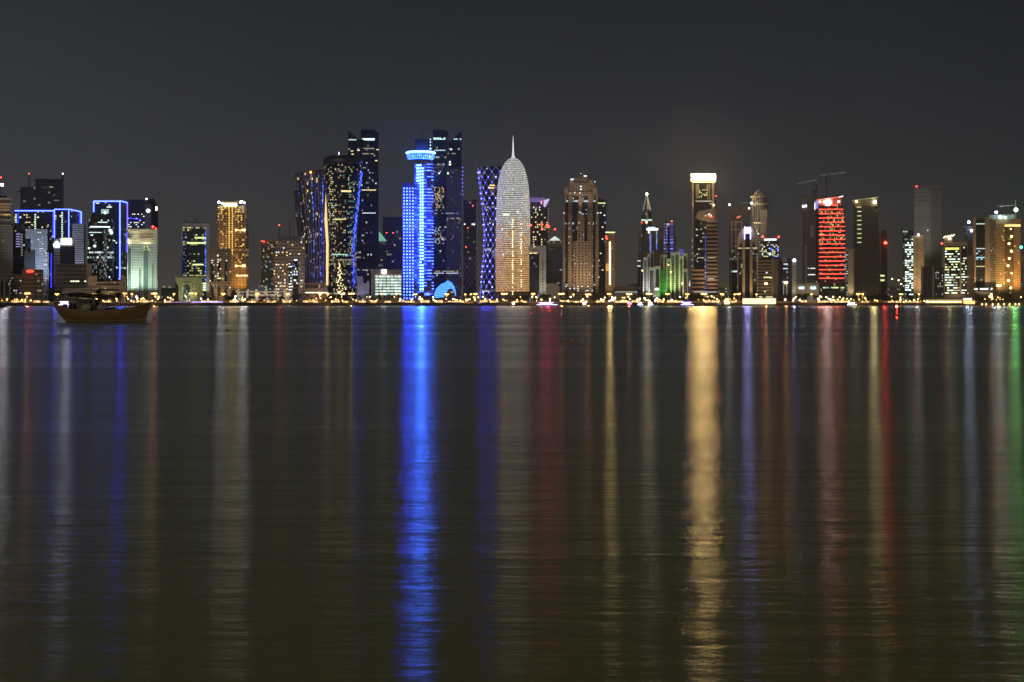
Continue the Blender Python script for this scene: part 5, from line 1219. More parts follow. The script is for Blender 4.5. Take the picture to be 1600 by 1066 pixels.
for k in range(7): b.box('base_pier', 1337 + k * 5.5, 1338.2 + k * 5.5, 444, None, P('pier_olive', (.36, .33, .25)), y=-1, d=3)
b.box('gate_block', 1336, 1354, 455, None, P('gate_beige', (.4, .34, .25)), y=-14, d=12)
b = B('tower', 'slim dark tower with one strong red beacon', 'tower', 1375, 1390, 2400)
b.fac('body', 1376, 1386.5, 365, None, 4, 30, facade('facade_slimdark', (.10, .085, .07), (.04, .035, .03), (.15, .85), (.2, .8)), d=22)
b.box('crown', 1377, 1385, 360, 365, P('site_grey', (.10, .10, .11)), y=3, d=14); b.lamp('red_beacon', 1383.5, 379.5, 1.9, E('beacon_red_big', (1, .03, .02), 30), RED, 34000, y=-2.5)
for y_ in (431, 438): b.box('lit_window', 1375.5, 1382, y_ - 1.3, y_ + 1.3, E('lit_yg', (.9, 1, .35), 1.2), y=-.4, d=.4)
b = B('building', 'low pale structure with rows of dim white lights right of the slim dark tower', 'building', 1385, 1411, 2260)
b.fac('body', 1387, 1410, 448, None, 8, 3, facade('facade_lowpale', (.2, .19, .16), (.1, .1, .085), (.1, .9), (.3, .7), lit=.5, c1=(.8, .9, .75), c2=WARM, s=.4), d=20)
for x_, y_ in ((1394, 436), (1404, 438), (1408, 444)): b.lamp('roof_lamp', x_, y_, 1.1, e_ylw, y=6)
b.poly('ramp', [(1378, None), (1386, 450), (1388, 450), (1382, None)], P('ramp_grey', (.35, .32, .26)), y=-3, d=4)

# --- right group
b = B('tower', 'tall grey tower with fine horizontal louvres and a darker right flank, unlit', 'tower', 1427, 1473, 2500)
b.fac('body', 1428.5, 1455, 293.5, None, 1, 58, facade('facade_louvre_grey', (.27, .255, .24), (.12, .115, .11), (0, 1), (.35, .9)), d=28)
b.fac('dark_flank', 1455, 1471, 293, None, 4, 58, facade('facade_flank', (.17, .16, .15), (.03, .03, .03), (.15, .7), (.2, .85)), y=2, d=26)
b.box('roof', 1429, 1470, 291.5, 293.5, P('roof_grey', (.25, .25, .28)), y=3, d=22); b.lamp('red_beacon', 1432, 291.2, 1.1, e_red, RED, 3000, y=-1); b.lamp('lit_window', 1449.5, 360, .8, e_white, y=-.6)
b.flood(1445, -120, None, 1442, 340, (1, .94, .88), 480000, 40)  # unseen spot added far out front to brighten the unlit tower
b = B('tower', 'dark tower with bright white office windows and a tan blank slab on its right', 'tower', 1409, 1446, 2210)
b.fac('glazing', 1410.5, 1427, 360, None, 6, 28, facade('facade_whitelit', (.05, .055, .055), (.02, .024, .026), (.08, .92), (.25, .75), lit=.12, row=.1, c1=WH, c2=(.7, 1, .95), s=1.0), y=1, d=24)
b.box('slab', 1427, 1444.5, 368, None, P('slab_tan', (.44, .35, .24)), y=-1, d=26); b.box('slab_groove', 1432.4, 1433, 370, None, dark_metal, y=-1.2, d=.3)
b.lamp('roof_lamp', 1435, 367, 1.6, E('work_white', (1, 1, .95), 10), (1, 1, .95), 7000, y=-3)
b.wins(1414, 1427, 378, 462, 4, 24, .62, [E('lit_bright_mint', (.75, 1, .95), 2.0), e_white], .85, .55, y=.7, maxn=70)
b.flood(1436, -40, None, 1436, 420, (1, .72, .34), 130000, 70)
b = B('building', 'low tan block with dark bays between the tan slab and the white windowed office', 'building', 1439, 1476, 2160)
b.fac('body', 1441, 1457, 417, None, 6, 14, facade('facade_darkbay', (.12, .10, .08), (.04, .035, .03), (.2, .8), (.2, .8)), y=1, d=20); b.fac('bay', 1460, 1475, 418, None, 5, 14, facade('facade_darkbay', (.12, .10, .08), (.04, .035, .03)), y=1, d=20)
for x_ in (1439, 1456.5): b.box('pier', x_, x_ + 3, 416, None, P('slab_tan', (.44, .35, .24)), y=0, d=22)
b.wins(1461, 1474, 420, 462, 4, 10, .25, [e_cool, e_dimw], .4, .4, y=.7)
b = B('office_building', 'tan framed office tower full of white and green lit windows with a yellow top floor', 'office building', 1473, 1513, 2190)
b.box('frame', 1474, 1511.5, 379, None, P('frame_tan', (.42, .36, .27)), y=.6, d=26)
b.fac('glazing', 1476.5, 1499.5, 385, 460, 7, 22, facade('facade_dark_office', (.05, .05, .045), (.02, .022, .02), (.06, .94), (.2, .8)), y=0, d=2); b.fac('glazing', 1502, 1510.5, 385, 460, 3, 22, facade('facade_dark_office', (.05, .05, .045), (.02, .022, .02)), y=0, d=2)
b.box('lit_floor', 1477, 1498.5, 387.2, 390.4, E('lit_yellowtop', (.95, .9, .15), 1.5), y=-.4, d=.5)
b.wins(1476.5, 1499.5, 391, 460, 7, 17, .62, [E('lit_bright_mint', (.75, 1, .95), 2.0), e_white, E('lit_lime', (.85, 1, .4), 1.7), e_dimw], .9, .45, y=-.3, maxn=78)
b.wins(1502, 1510.5, 385, 460, 3, 18, .5, [e_white, e_green, e_dimw], .8, .45, y=-.3)
b.box('roof_block', 1475, 1488, 372, 379, beige, y=5, d=12); b.box('roof_block', 1492, 1512, 377, 380, P('roof_grey', (.25, .25, .28)), y=4, d=14)
for k in range(12): b.lamp('gold_lamp', 1474.5 + k * 1.5, 371.5 + (k % 3) * -.9 - k * .25, .8, E('lit_gold_w', (1, .9, .5), 4), y=3)
b.lamp('crown_light', 1484, 372.5, 2.2, E('crown_cream', (1, .85, .5), 5), (1, .7, .3), 5000, y=2); b.lamp('red_beacon', 1471.5, 380.5, 1.4, e_red, RED, 2500, y=-1)
b.flood(1493, -26, None, 1493, 430, (1, .72, .36), 34000, 90)
b = B('tower', 'unfinished dark concrete frame with bluish white work lamps, behind the lit office', 'tower', 1503, 1524, 2330)
b.fac('body', 1508, 1522, 356, None, 4, 26, f_frame, d=20); b.box('platform', 1504, 1519, 353, 359, P('site_grey', (.10, .10, .11)), y=-3, d=14)
b.lamp('work_light', 1514, 347.3, 1.9, E('work_blue', (.6, .72, 1), 30), (.6, .75, 1), 16000, y=-5); b.lamp('work_light', 1518, 360.5, 1.6, E('work_blue', (.6, .72, 1), 30), (.6, .75, 1), 6000, y=-5); b.spike('mast', 1514, 348, 356, .4, .5, dark_metal, y=4)
b = B('building', 'slim tan block of small square windows right of the tan framed lit office', 'building', 1510, 1523, 2170)
b.fac('body', 1511, 1522.5, 398, None, 4, 18, facade('facade_tan_small', (.40, .32, .21), (.06, .05, .04), (.25, .75), (.3, .75)), d=18); b.wins(1511, 1522.5, 398, 464, 4, 18, .06, [e_warm], .5, .45)
b = B('tower', 'tall tower with a dark glass front between tan piers and scattered cool white floors', 'tower', 1519, 1556, 2230)
b.fac('glazing', 1524.5, 1539, 343, None, 4, 38, facade('facade_tallglass', (.05, .052, .05), (.02, .023, .026), (.05, .95), (.2, .8), lit=.05, row=.06, c1=(.6, .95, 1), c2=WH, s=1.0), y=1.5, d=24)
for x0_, x1_, t_ in ((1520.5, 1525, 340), (1539, 1547, 339.5)): b.box('pier', x0_, x1_, t_, None, P('slab_tan', (.44, .35, .24)), y=0, d=26)
b.box('roof_beam', 1525, 1539, 341, 344, P('frame_dark', (.12, .1, .08)), y=.8, d=22)
b.fac('bay', 1547, 1556, 343, None, 3, 36, facade('facade_eastbay', (.38, .30, .20), (.04, .04, .035), (.25, .75), (.25, .75), lit=.12, c1=WH, c2=(.8, 1, .6), s=.6), y=.5, d=24)
for y_, mt in ((350, E('lit_band_dim', (.75, 1, .95), 1.1)), (388.6, e_cool), (402.5, E('lit_cyan', (.45, .95, 1), 1.2)), (405, E('lit_cyan', (.45, .95, 1), 1.2)), (416.5, E('lit_olive', (.85, .85, .35), .9)), (451.5, E('lit_bright_mint', (.75, 1, .95), 2.0))):
    for k in range(4):
        if R.random() < .85: b.box('lit_window', 1525.5 + k * 3.4, 1528.4 + k * 3.4, y_ - .8, y_ + .7, mt, y=1.0, d=.4)
b.fac('podium', 1520, 1553, 450, None, 8, 3, f_dkglass, y=-10, d=20); b.wins(1521, 1551, 450, 453.5, 9, 1, .8, [E('lit_bright_mint', (.75, 1, .95), 2.0)], .7, .7, y=-10.3)
b.flood(1536, -34, None, 1538, 420, (1, .68, .28), 140000, 80)
b = B('tower', 'ochre tower washed gold and red with lit top ledge under green white crane lamps', 'tower', 1553, 1597, 2290)
f_oc = facade('facade_ochre_tower', (.42, .31, .16), (.05, .04, .03), (.22, .78), (.3, .75), lit=.03, c1=(1, .75, .3), c2=WARM, s=.7)
b.fac('body', 1554, 1594.5, 343, None, 14, 36, f_oc, d=30)
b.fac('glazed_strip', 1570, 1584, 354, None, 4, 34, facade('facade_ochre_strip', (.22, .15, .08), (.07, .05, .03), (.06, .94), (.2, .8), lit=.06, row=.08, c1=(1, .7, .2), c2=WARM, s=.8), y=-.5, d=2)
b.box('lit_ledge', 1570, 1594.5, 351.4, 354, E('ledge_gold', (1, .68, .2), 2.6), y=-1.2, d=2); b.box('pier', 1585, 1594.5, 342, 351, P('pier_red', (.45, .22, .12)), y=-.6, d=4)
for k in range(9): b.lamp('gold_lamp', 1577.5 + R.uniform(-3.5, 3.5), 358 + k * 11.5, R.choice((1.0, 1.6)), e_ylw, y=-.7)
b.wins(1556, 1593, 356, 460, 13, 34, .05, [E('lit_amber', (1, .6, .15), 1.2), e_gold], .5, .5, maxn=30)
for x_, c_ in ((1562, (1, .66, .25)), (1578, (1, .62, .18)), (1590, (1, .4, .14))): b.flood(x_, -22, None, x_, 410, c_, 150000, 70)
b.box('site_deck', 1545, 1585, 336, 343, P('deck_green', (.25, .3, .24)), y=4, d=18); b.box('crane_jib', 1560, 1590, 321.5, 322.6, P('crane_grey', (.4, .38, .33)), y=10, d=1); b.spike('crane_mast', 1586.8, 313, 343, .5, .8, P('crane_grey', (.4, .38, .33)), y=10)
for x_, y_, r_, mt, c_, w_ in ((1587.5, 328, 2.6, E('work_green', (.75, 1, .85), 22), (.2, 1, .2), 40000), (1556.5, 332, 1.8, E('work_blue', (.6, .72, 1), 30), (.7, .8, 1), 9000), (1563, 339, 2.0, E('work_cyan', (.7, 1, 1), 22), (.6, 1, .9), 9000), (1570.5, 340, 1.5, E('work_cyan', (.7, 1, 1), 22), (.5, 1, .8), 5000)): b.lamp('work_light', x_, y_, r_, mt, c_, w_, y=-2)
b = B('building', 'brown apartment block cut by the right photo edge beside the ochre tower', 'building', 1592, 1625, 2240)
b.fac('body', 1594.5, 1625, 398, None, 11, 18, f_brown2, d=26); b.lamp('teal_light', 1595.5, 386.5, 2.4, E('teal_light', (.15, 1, .9), 2.5), y=6)
b.spike('sign_mast', 1595.5, 388, 398, .4, .5, dark_metal, y=6)
# tower cranes behind the red tower
def crane(label, px, py_top, py_foot, jx0, jy0, jx1, jy1, Y):
    b = B('tower_crane', label, 'crane', px - 4, px + 4, Y)
    mt = P('crane_pale', (.50, .46, .40)); dk = P('crane_dark', (.12, .115, .11))
    b.spike('mast', px, py_top, py_foot, .9, .9, dk, y=0, n=4)
    mb = MB(); (xa, za), (xb, zb) = b.pt(jx0, jy0, 0), b.pt(jx1, jy1, 0)
    for o_ in (-.9, .9): mb.tube((xa, o_, za), (xb, o_, zb), .22, .22, 4)
    mb.tube((xa, 0, za + 2), (xb, 0, zb + 2), .22, .22, 4)
    for k in range(24):
        q = k / 24; q2 = (k + 1) / 24
        mb.tube((xa + (xb - xa) * q, (-.9, .9)[k % 2], za + (zb - za) * q), (xa + (xb - xa) * q2, 0, za + (zb - za) * q2 + 2), .14, .14, 4)
    mb.build('jib', mt, b.o)
    for q0, q1 in ((.06, .24), (.42, .62), (.74, .95)): MB().tube((xa + (xb - xa) * q0, -1, za + (zb - za) * q0 + .6), (xa + (xb - xa) * q1, -1, za + (zb - za) * q1 + .6), .5, .5, 4).build('jib_lit_runs', E('jib_lit_runs', (1, .9, .78), .16), b.o)  # glowing tubes put in for the lit stretches of the jib
    b.box('cab', px - 1.2, px + 1.2, py_top + 1, py_top + 4, mt, y=-1.5, d=3)
    return b
crane('tower crane with a pale lattice jib at left above the red lined tower', 1276, 283, 306, 1244, 288.5, 1277, 281.5, 2470)
crane('tower crane whose long level jib hangs right above the red lined tower', 1291, 272, 312, 1281, 275, 1322, 270, 2480)
# ---------------------------------------------------------------- the waterfront: lamps, palms, trees, boats
bulb = E('sodium_bulb', (1, .52, .12), 6); bulbw = E('sodium_bulb_pale', (1, .66, .26), 8)
pole_m = P('pole_galvanised', (.30, .27, .22), .5, .4)
def lamp_proto(h, heads, watts, label, rad=1.15, m=bulb, bare=False):
    o = tag(empty('street_lamp', (0, 0, -500)), label, 'street lamp', 'street lamps along the shore drive')
    MB().tube((0, 0, 0), (0, 0, h), .20, .11, 8).build('pole', pole_m, o)
    MB().tube((0, 0, 0), (0, 0, .8), .34, .30, 8).build('base', pole_m, o)
    half = (heads - 1) * 1.35
    if heads > 1: MB().tube((-half, 0, h - .1), (half, 0, h - .1), .10, .10, 6).build('crossarm', pole_m, o)
    for k in range(heads):
        x_ = -half + k * 2.7
        MB().ball((x_, 0, h + .1), rad, 10, 6, .62).build('lamp_head', m, o, True)
    if bare: add_light('POINT', (0, -1.7, h + .2), (1, .46, .12), watts, o, radius=1.0)
    else: add_light('SPOT', (0, -.6, h - 1.0), (1, .50, .15), watts, o, radius=.9, spot_size=math.radians(150), spot_blend=.5)
    return o
L2 = lamp_proto(10.8, 2, 19000, 'orange street lamp with two glowing heads standing along the shore drive')
L3 = lamp_proto(10.8, 3, 11000, 'orange street lamp with three glowing heads standing along the shore drive', bare=True)
L1 = lamp_proto(10.8, 1, 13000, 'orange street lamp with one glowing head standing along the shore drive', 1.3)
first = {id(L1): True, id(L2): True, id(L3): True}
def place(proto, px, dY=22, sc=1.0, label=None, rz=None, z=G, Y=None, jit=0.0):
    o = proto if first.pop(id(proto), None) else copy_tree(proto)
    Y = Y if Y else shoreY(px) + dY
    o.location = (X(px, Y), Y, z)
    s_ = sc
    o.scale = (s_, s_, s_)
    o.rotation_euler = (0, 0, R.uniform(0, 6.28) if rz is None else rz)
    if label: o['label'] = label
    return o
for px, pr_ in ((43, L3), (89, L2), (147, L2), (195, L2), (206, L1), (241, L3), (272, L1), (299, L2), (306, L1), (349, L2), (402, L2), (450, L2), (500, L2), (512, L1), (549, L3), (596, L1), (620, L1), (649, L2), (698, L2), (727, L1), (736, L1), (743, L2), (788, L3), (833, L2), (877, L3), (896, L1), (919, L3), (952, L2), (983, L3), (1014, L3), (1043, L2), (1074, L2), (1100, L3), (1128, L2), (1148, L1), (1154, L2), (1182, L1), (1268, L1), (1341, L2), (1348, L1), (1408, L2), (1436, L1), (1549, L1)):
    place(pr_, px, R.uniform(16, 26), 1.0 + 0 + R.uniform(-.03, .05), rz=R.uniform(-.3, .3))
for px, py, lab in ((1197, 443.5, 'tall single headed street lamp before the brown banded office block'), (1228.5, 442, 'tall single headed street lamp before the dark blue glass block'), (1561, 446.5, 'tall orange street lamp with twin heads before the ochre tower'), (1548, 463, 'short bright street lamp left of the tall one before the ochre tower')):
    Y = shoreY(px) + 24; h_ = Z(py, Y) - G
    o = lamp_proto(h_, 2 if px == 1561 else 1, 22000, lab, 1.9 if px != 1561 else 1.5, E('sodium_bulb_tall', (1, .48, .10), 34) if px != 1228.5 else E('sodium_bulb_tall_pale', (1, .56, .16), 34), True)
    o.location = (X(px, Y), Y, G)

# globe lamps of the gardens
def globe(m, r_):
    o = tag(empty('garden_lamp', (0, 0, -500)), '', 'lamp')
    MB().tube((0, 0, 0), (0, 0, 3.2), .09, .07, 6).build('post', pole_m, o)
    MB().ball((0, 0, 3.4), r_, 8, 6).build('globe', m, o, True)
    return o
GL = {}
for k_, (m_, r_, lab, grp) in {'y': (E('globe_yellow', (1, .72, .25), 14), .62, 'small yellow globe lamp on a post among the waterfront trees', 'yellow globe lamps in the waterfront gardens'),
                          'w': (E('globe_white', (1, .95, .8), 14), .75, 'small white globe lamp on a post along the waterfront', 'white globe lamps along the waterfront'),
                          'o': (E('globe_orange', (1, .48, .12), 8), .55, 'small dim orange globe lamp beside the shore drive', 'orange globe lamps beside the shore drive')}.items():
    g_ = globe(m_, r_); g_['label'] = lab; g_['group'] = grp; GL[k_] = g_; first[id(g_)] = True
for a, c, n, kinds in ((0, 80, 12, 'ooy'), (140, 200, 8, 'oyy'), (200, 250, 16, 'yyw'), (256, 345, 9, 'wyo'), (350, 440, 10, 'yow'), (440, 640, 34, 'ooy'), (640, 720, 22, 'wyo'), (720, 830, 22, 'oyy'), (830, 960, 20, 'yyw'), (940, 1000, 18, 'yyw'), (1000, 1075, 18, 'yyw'), (1085, 1155, 18, 'yo'), (1215, 1275, 6, 'yw'), (1275, 1330, 22, 'yyw'), (1330, 1380, 12, 'yo'), (1380, 1450, 20, 'yyo'), (1530, 1600, 14, 'yo')):
    for k in range(n):
        px = R.uniform(a, c)
        place(GL[R.choice(kinds)], px, R.uniform(11, 60), R.uniform(.7, 1.25), z=G + R.choice((0, 0, 0, 1.5, 4)))

# palms and broad trees, built once per shape and copied
leaf_m = P('palm_leaf', (.075, .085, .035), .7, noise=.4, nscale=.8)
leaf2_m = P('tree_leaf', (.05, .07, .03), .8, noise=.5, nscale=.5)
bark_m = P('bark', (.16, .12, .08), .95, noise=.4, nscale=1.5)
def palm(seed, h):
    r = random.Random(seed)
    o = tag(empty('palm_tree', (0, 0, -500)), 'date palm with a drooping crown standing in the row along the shore drive', 'palm tree', 'palms along the shore drive')
    mb = MB(); p0 = Vector((0, 0, 0)); lean = Vector((r.uniform(-.05, .05), r.uniform(-.05, .05), 1))
    for k in range(5):
        p1 = p0 + lean * (h / 5); mb.tube(p0, p1, .34 - k * .03, .31 - k * .03, 7); p0 = p1
    mb.build('trunk', bark_m, o)
    mb = MB()
    for k in range(30):
        a = k * 2.399 + r.uniform(-.2, .2); el = r.uniform(-.5, 1.2); Lf = r.uniform(2.6, 3.7)
        d = Vector((math.cos(a) * math.cos(el), math.sin(a) * math.cos(el), math.sin(el))); q = p0.copy(); sd_ = Vector((-math.sin(a), math.cos(a), 0))
        for s_ in range(6):
            q2 = q + d * (Lf / 6); d = (d + Vector((0, 0, -.26))).normalized()
            wd = .62 * math.sin(math.pi * (s_ + .7) / 6.6)
            for sg_ in (-1, 1):
                for half in (0, .5):
                    t0 = q + (q2 - q) * half; t1 = q + (q2 - q) * (half + .3)
                    tip = t1 + sd_ * sg_ * wd * 1.3 + d * .25 + Vector((0, 0, -.22 * wd))
                    mb.face([t0, t1, tip])
            mb.face([q - sd_ * .04, q + sd_ * .04, q2 + sd_ * .03, q2 - sd_ * .03])
            q = q2
    mb.build('crown', leaf_m, o)
    return o
def broad(seed, h, wd):
    r = random.Random(seed)
    o = tag(empty('tree', (0, 0, -500)), 'dark rounded broadleaf tree with a ragged crown in the waterfront gardens', 'tree', 'broadleaf trees in the waterfront gardens')
    mb = MB(); mb.tube((0, 0, 0), (0, 0, h * .45), .32, .2, 7)
    blobs = []
    for k in range(9):
        a = r.uniform(0, 6.28); q = r.uniform(.2, .75) * wd; z_ = r.uniform(.42, .86) * h
        e_ = Vector((math.cos(a) * q, math.sin(a) * q, z_)); mb.tube((0, 0, h * .35), e_, .13, .05, 5); blobs.append((e_, r.uniform(.28, .5) * wd))
    mb.build('trunk', bark_m, o)
    mb = MB()
    for c_, rad in blobs:
        for k in range(95):
            v = Vector((r.gauss(0, 1), r.gauss(0, 1), r.gauss(0, .8))); v = v.normalized() * rad * r.uniform(.45, 1.12)
            p_ = c_ + v; s_ = r.uniform(.18, .42)
            u_ = Vector((r.gauss(0, 1), r.gauss(0, 1), r.gauss(0, 1))).normalized(); w_ = u_.cross(Vector((r.gauss(0, 1), r.gauss(0, 1), r.gauss(0, 1)))).normalized()
            mb.face([p_ - u_ * s_, p_ + w_ * s_ * .7, p_ + u_ * s_, p_ - w_ * s_ * .7])
    mb.build('crown', leaf2_m, o)
    return o
PALMS = [palm(11, 6.2), palm(12, 7.6), palm(13, 5.0), palm(14, 8.4)]
TREES = [broad(21, 6.5, 3.4), broad(22, 8.0, 4.2), broad(23, 4.6, 3.6)]
for p_ in PALMS + TREES: first[id(p_)] = True
def plant(a, c, n, protos, sc=(.85, 1.15), dY=(44, 62)):
    for k in range(n):
        px = a + (c - a) * (k + R.uniform(.1, .9)) / n
        place(R.choice(protos), px, R.uniform(*dY), R.uniform(*sc))
plant(62, 140, 7, PALMS); plant(150, 200, 4, TREES); plant(205, 250, 5, PALMS[:3]); plant(250, 275, 5, TREES)
plant(310, 345, 5, PALMS + TREES); plant(352, 372, 5, TREES, (.9, 1.3)); plant(374, 440, 10, PALMS + TREES[:1], (.9, 1.2)); plant(380, 430, 5, TREES, (.8, 1.1), (18, 30))
plant(430, 640, 34, PALMS, (.85, 1.25)); plant(560, 640, 8, PALMS, (1.1, 1.4), (50, 62))
plant(650, 830, 26, PALMS, (.85, 1.2)); plant(820, 880, 8, TREES, (.9, 1.2)); plant(846, 858, 2, TREES[1:2], (1.3, 1.45))
plant(880, 940, 6, PALMS, (.9, 1.1)); plant(926, 960, 5, TREES[:2], (1.3, 1.6)); plant(960, 1000, 5, TREES); plant(990, 1010, 3, TREES[:2], (1.25, 1.45))
plant(1010, 1076, 16, TREES, (.8, 1.15)); plant(1072, 1098, 5, TREES[:2], (1.4, 1.8)); plant(1098, 1150, 10, TREES + PALMS[:1], (.9, 1.2))
plant(1205, 1225, 3, PALMS + TREES, (.9, 1.3)); plant(1224, 1236, 2, TREES[1:2], (1.25, 1.5)); plant(1246, 1264, 3, TREES[1:2], (1.3, 1.6)); plant(1266, 1330, 9, TREES + PALMS[:2], (.8, 1.2))
plant(1330, 1350, 4, TREES[:2], (1.3, 1.6)); plant(1350, 1392, 8, TREES[:2], (1.3, 1.7), (20, 50)); plant(1392, 1446, 8, TREES, (.9, 1.3)); plant(1422, 1446, 3, TREES[:2], (1.4, 1.6), (20, 40))
plant(1525, 1600, 10, TREES, (.8, 1.3)); plant(1562, 1574, 2, TREES[1:2], (1.5, 1.8)); plant(20, 64, 5, PALMS, (.7, .9))

# buildings right on the water
b = B('building', 'far low pale building behind the trees, in the gap left of the sandy arch building', 'building', 251, 275, 2500)
b.fac('body', 252, 274, 450, None, 8, 4, facade('facade_farlow', (.3, .32, .25), (.1, .1, .08), lit=.2, c1=(.9, 1, .5), c2=WARM, s=.5), d=16); b.lamp('roof_lamp', 256, 448, .8, E('lit_limesoft', (.85, 1, .5), 1.5)); b.lamp('roof_lamp', 265, 449, .8, E('lit_limesoft', (.85, 1, .5), 1.5))
b = B('pavilion', 'long low waterfront pavilion glowing pale yellow all along its front', 'pavilion', 1159, 1214, 2036, z0=-0.5)
b.box('glowing_front', 1160.5, 1212, 466.6, 475.2, E('front_glow', (1, .90, .46), 1.9), y=0, d=1)
b.box('body', 1160, 1213, 466, None, P('pavilion_wall', (.5, .45, .3)), y=1.2, d=14); b.box('roof', 1159.5, 1213.5, 465.4, 466.6, beige, y=-1, d=18)
for x_ in (1186, 1197, 1202): b.box('roof_box', x_, x_ + 5, 463, 465.4, E('roofbox_glow', (1, .9, .5), .8), y=3, d=5)
for k in range(9): b.box('mullion', 1163 + k * 6, 1163.3 + k * 6, 466.8, 475, P('mullion_tan', (.35, .3, .2)), y=-.3, d=.3)
b.box('quay', 1156, 1216, 475.2, None, P('quay_dark', (.07, .065, .06)), y=-2, d=20)
b = B('kiosk', 'small tapered kiosk glowing yellow left of the long glowing pavilion', 'kiosk', 1130, 1142, 2036, z0=-0.5)
b.poly('glowing_wall', [(1131.5, 475.4), (1133, 466.5), (1139, 466.5), (1140.5, 475.4)], E('front_glow', (1, .90, .46), 1.9), y=0, d=6)
b.box('roof', 1132, 1140, 465.4, 466.5, beige, y=-.5, d=7); b.box('quay', 1128, 1143, 475.4, None, P('quay_dark', (.07, .065, .06)), y=-2, d=12)
b = B('building', 'long low pier arcade with a row of white lamps under its eaves', 'building', 1444, 1507, 2036, z0=-0.5)
b.box('roof', 1445, 1506, 465.5, 467.4, P('arcade_roof', (.22, .19, .15)), y=-1, d=16); b.box('back_wall', 1446, 1505, 467.4, 474.6, P('arcade_back', (.45, .38, .25)), y=3, d=8)
for k in range(16): b.box('column', 1446 + k * 3.8, 1446.9 + k * 3.8, 467.4, 474.6, P('arcade_col', (.5, .43, .3)), y=0, d=.8)
for k in range(15): b.lamp('eaves_lamp', 1448 + k * 3.8, 471.5, .85, E('globe_yellow', (1, .72, .25), 14) if k % 3 else E('globe_white', (1, .95, .8), 14), (1, .82, .45), 380, y=.8)
b.box('deck', 1443, 1508, 474.6, None, P('quay_dark', (.07, .065, .06)), y=-3, d=20)
b = B('building', 'small square entrance pavilion with a white lit roof band and yellow lit walls', 'building', 1503, 1527, 2035, z0=-0.5)
b.box('body', 1505, 1524, 469, 475.4, P('entrance_gold', (.6, .48, .22)), y=0, d=12); b.box('roof_band', 1504, 1518, 466.2, 469, E('roofband_white', (1, .93, .6), 3), y=-1, d=10)
for k in range(6): b.box('lit_opening', 1506 + k * 3, 1507.8 + k * 3, 470.5, 475, E('opening_gold', (1, .75, .25), 2.2), y=-.3, d=.3)
b.flood(1515, -9, None, 1515, 471, (1, .8, .35), 1800, 120); b.box('deck', 1502, 1527, 475.4, None, P('quay_dark', (.07, .065, .06)), y=-3, d=18)
b = B('terrace', 'long dark terrace at the water edge with a row of lamps at the far right', 'terrace', 1528, 1612, 2035, z0=-0.5)
b.box('body', 1528, 1612, 471.5, None, P('terrace_wall', (.13, .11, .08)), y=0, d=14); b.box('hedge', 1528, 1612, 469, 471.5, leaf2_m, y=2, d=6)
for k in range(9): b.lamp('edge_lamp', 1533.5 + k * 8.6 + R.uniform(-1.5, 1.5), 475.6, .9, bulbw, (1, .75, .4), 420, y=-1)
b = B('minaret', 'tiny white lit minaret just left of the brown banded office tower', 'minaret', 1075, 1080, 2420)
b.spike('shaft', 1077.5, 447, None, 1.4, 1.6, P('minaret_white', (.65, .65, .62)), y=3); b.spike('spire', 1077.5, 438, 447, .15, 1.5, E('minaret_glow', (.9, 1, .95), .8), y=3)  # light on the spire is put into its emission
b = B('light_strip', 'long violet blue light strip along the quay below the beige hotel block', 'light strip', 262, 350, 1966, z0=G + .6)
b.box('strip', 300, 348, 471.6, 472.6, E('strip_violet', (.42, .35, 1), 3), y=0, d=.4); b.box('strip_dim', 262, 300, 471.8, 472.6, E('strip_violet_dim', (.3, .2, .9), 1.0), y=0, d=.4); b.box('rail', 262, 350, 472.8, None, dark_metal, y=.1, d=.3)

# low pavilions added between the trees to thicken the shore's amber glow
am = [E('amber_front', (1, .60, .20), 1.5), E('amber_front_bright', (1, .74, .36), 2.4)]
def shop(k_):
    o = tag(empty('added_pavilion', (0, 0, -500)), 'low flat roofed pavilion with amber lit openings, added along the shore drive for its glow', 'pavilion', 'low amber lit pavilions added along the shore drive')
    MB().box(-6, 6, 0, 5, 0, 3.2).build('wall', wall_m, o); MB().box(-6.6, 6.6, -1.4, 5.4, 3.2, 3.6, bottom=True).build('roof', P('pavilion_roof', (.2, .17, .13)), o)
    for i in range(4): MB().box(-5.2 + i * 2.8, -3.2 + i * 2.8, -.12, .1, .5, 2.6, bottom=True).build('lit_opening', am[(i + k_) % 3 == 0], o)
    return o
SH = [shop(0), shop(1)]
for o_s in SH: first[id(o_s)] = True
for px in (24, 36, 58, 72, 168, 214, 226, 238, 262, 322, 334, 366, 392, 424, 448, 478, 490, 524, 540, 566, 584, 606, 640, 664, 686, 706, 718, 756, 772, 806, 818, 884, 898, 912, 938, 966, 978, 992, 1032, 1050, 1062, 1108, 1118, 1146, 1256, 1284, 1296, 1310, 1322, 1352, 1392, 1404, 1418, 1432, 1540, 1572, 1588):
    place(R.choice(SH), px, R.uniform(36, 41), 1.0, rz=-math.atan2(X(px, 2000), 2000) + R.uniform(-.1, .1)).scale = (R.uniform(.6, 1.1), 1, R.uniform(.8, 1.25))

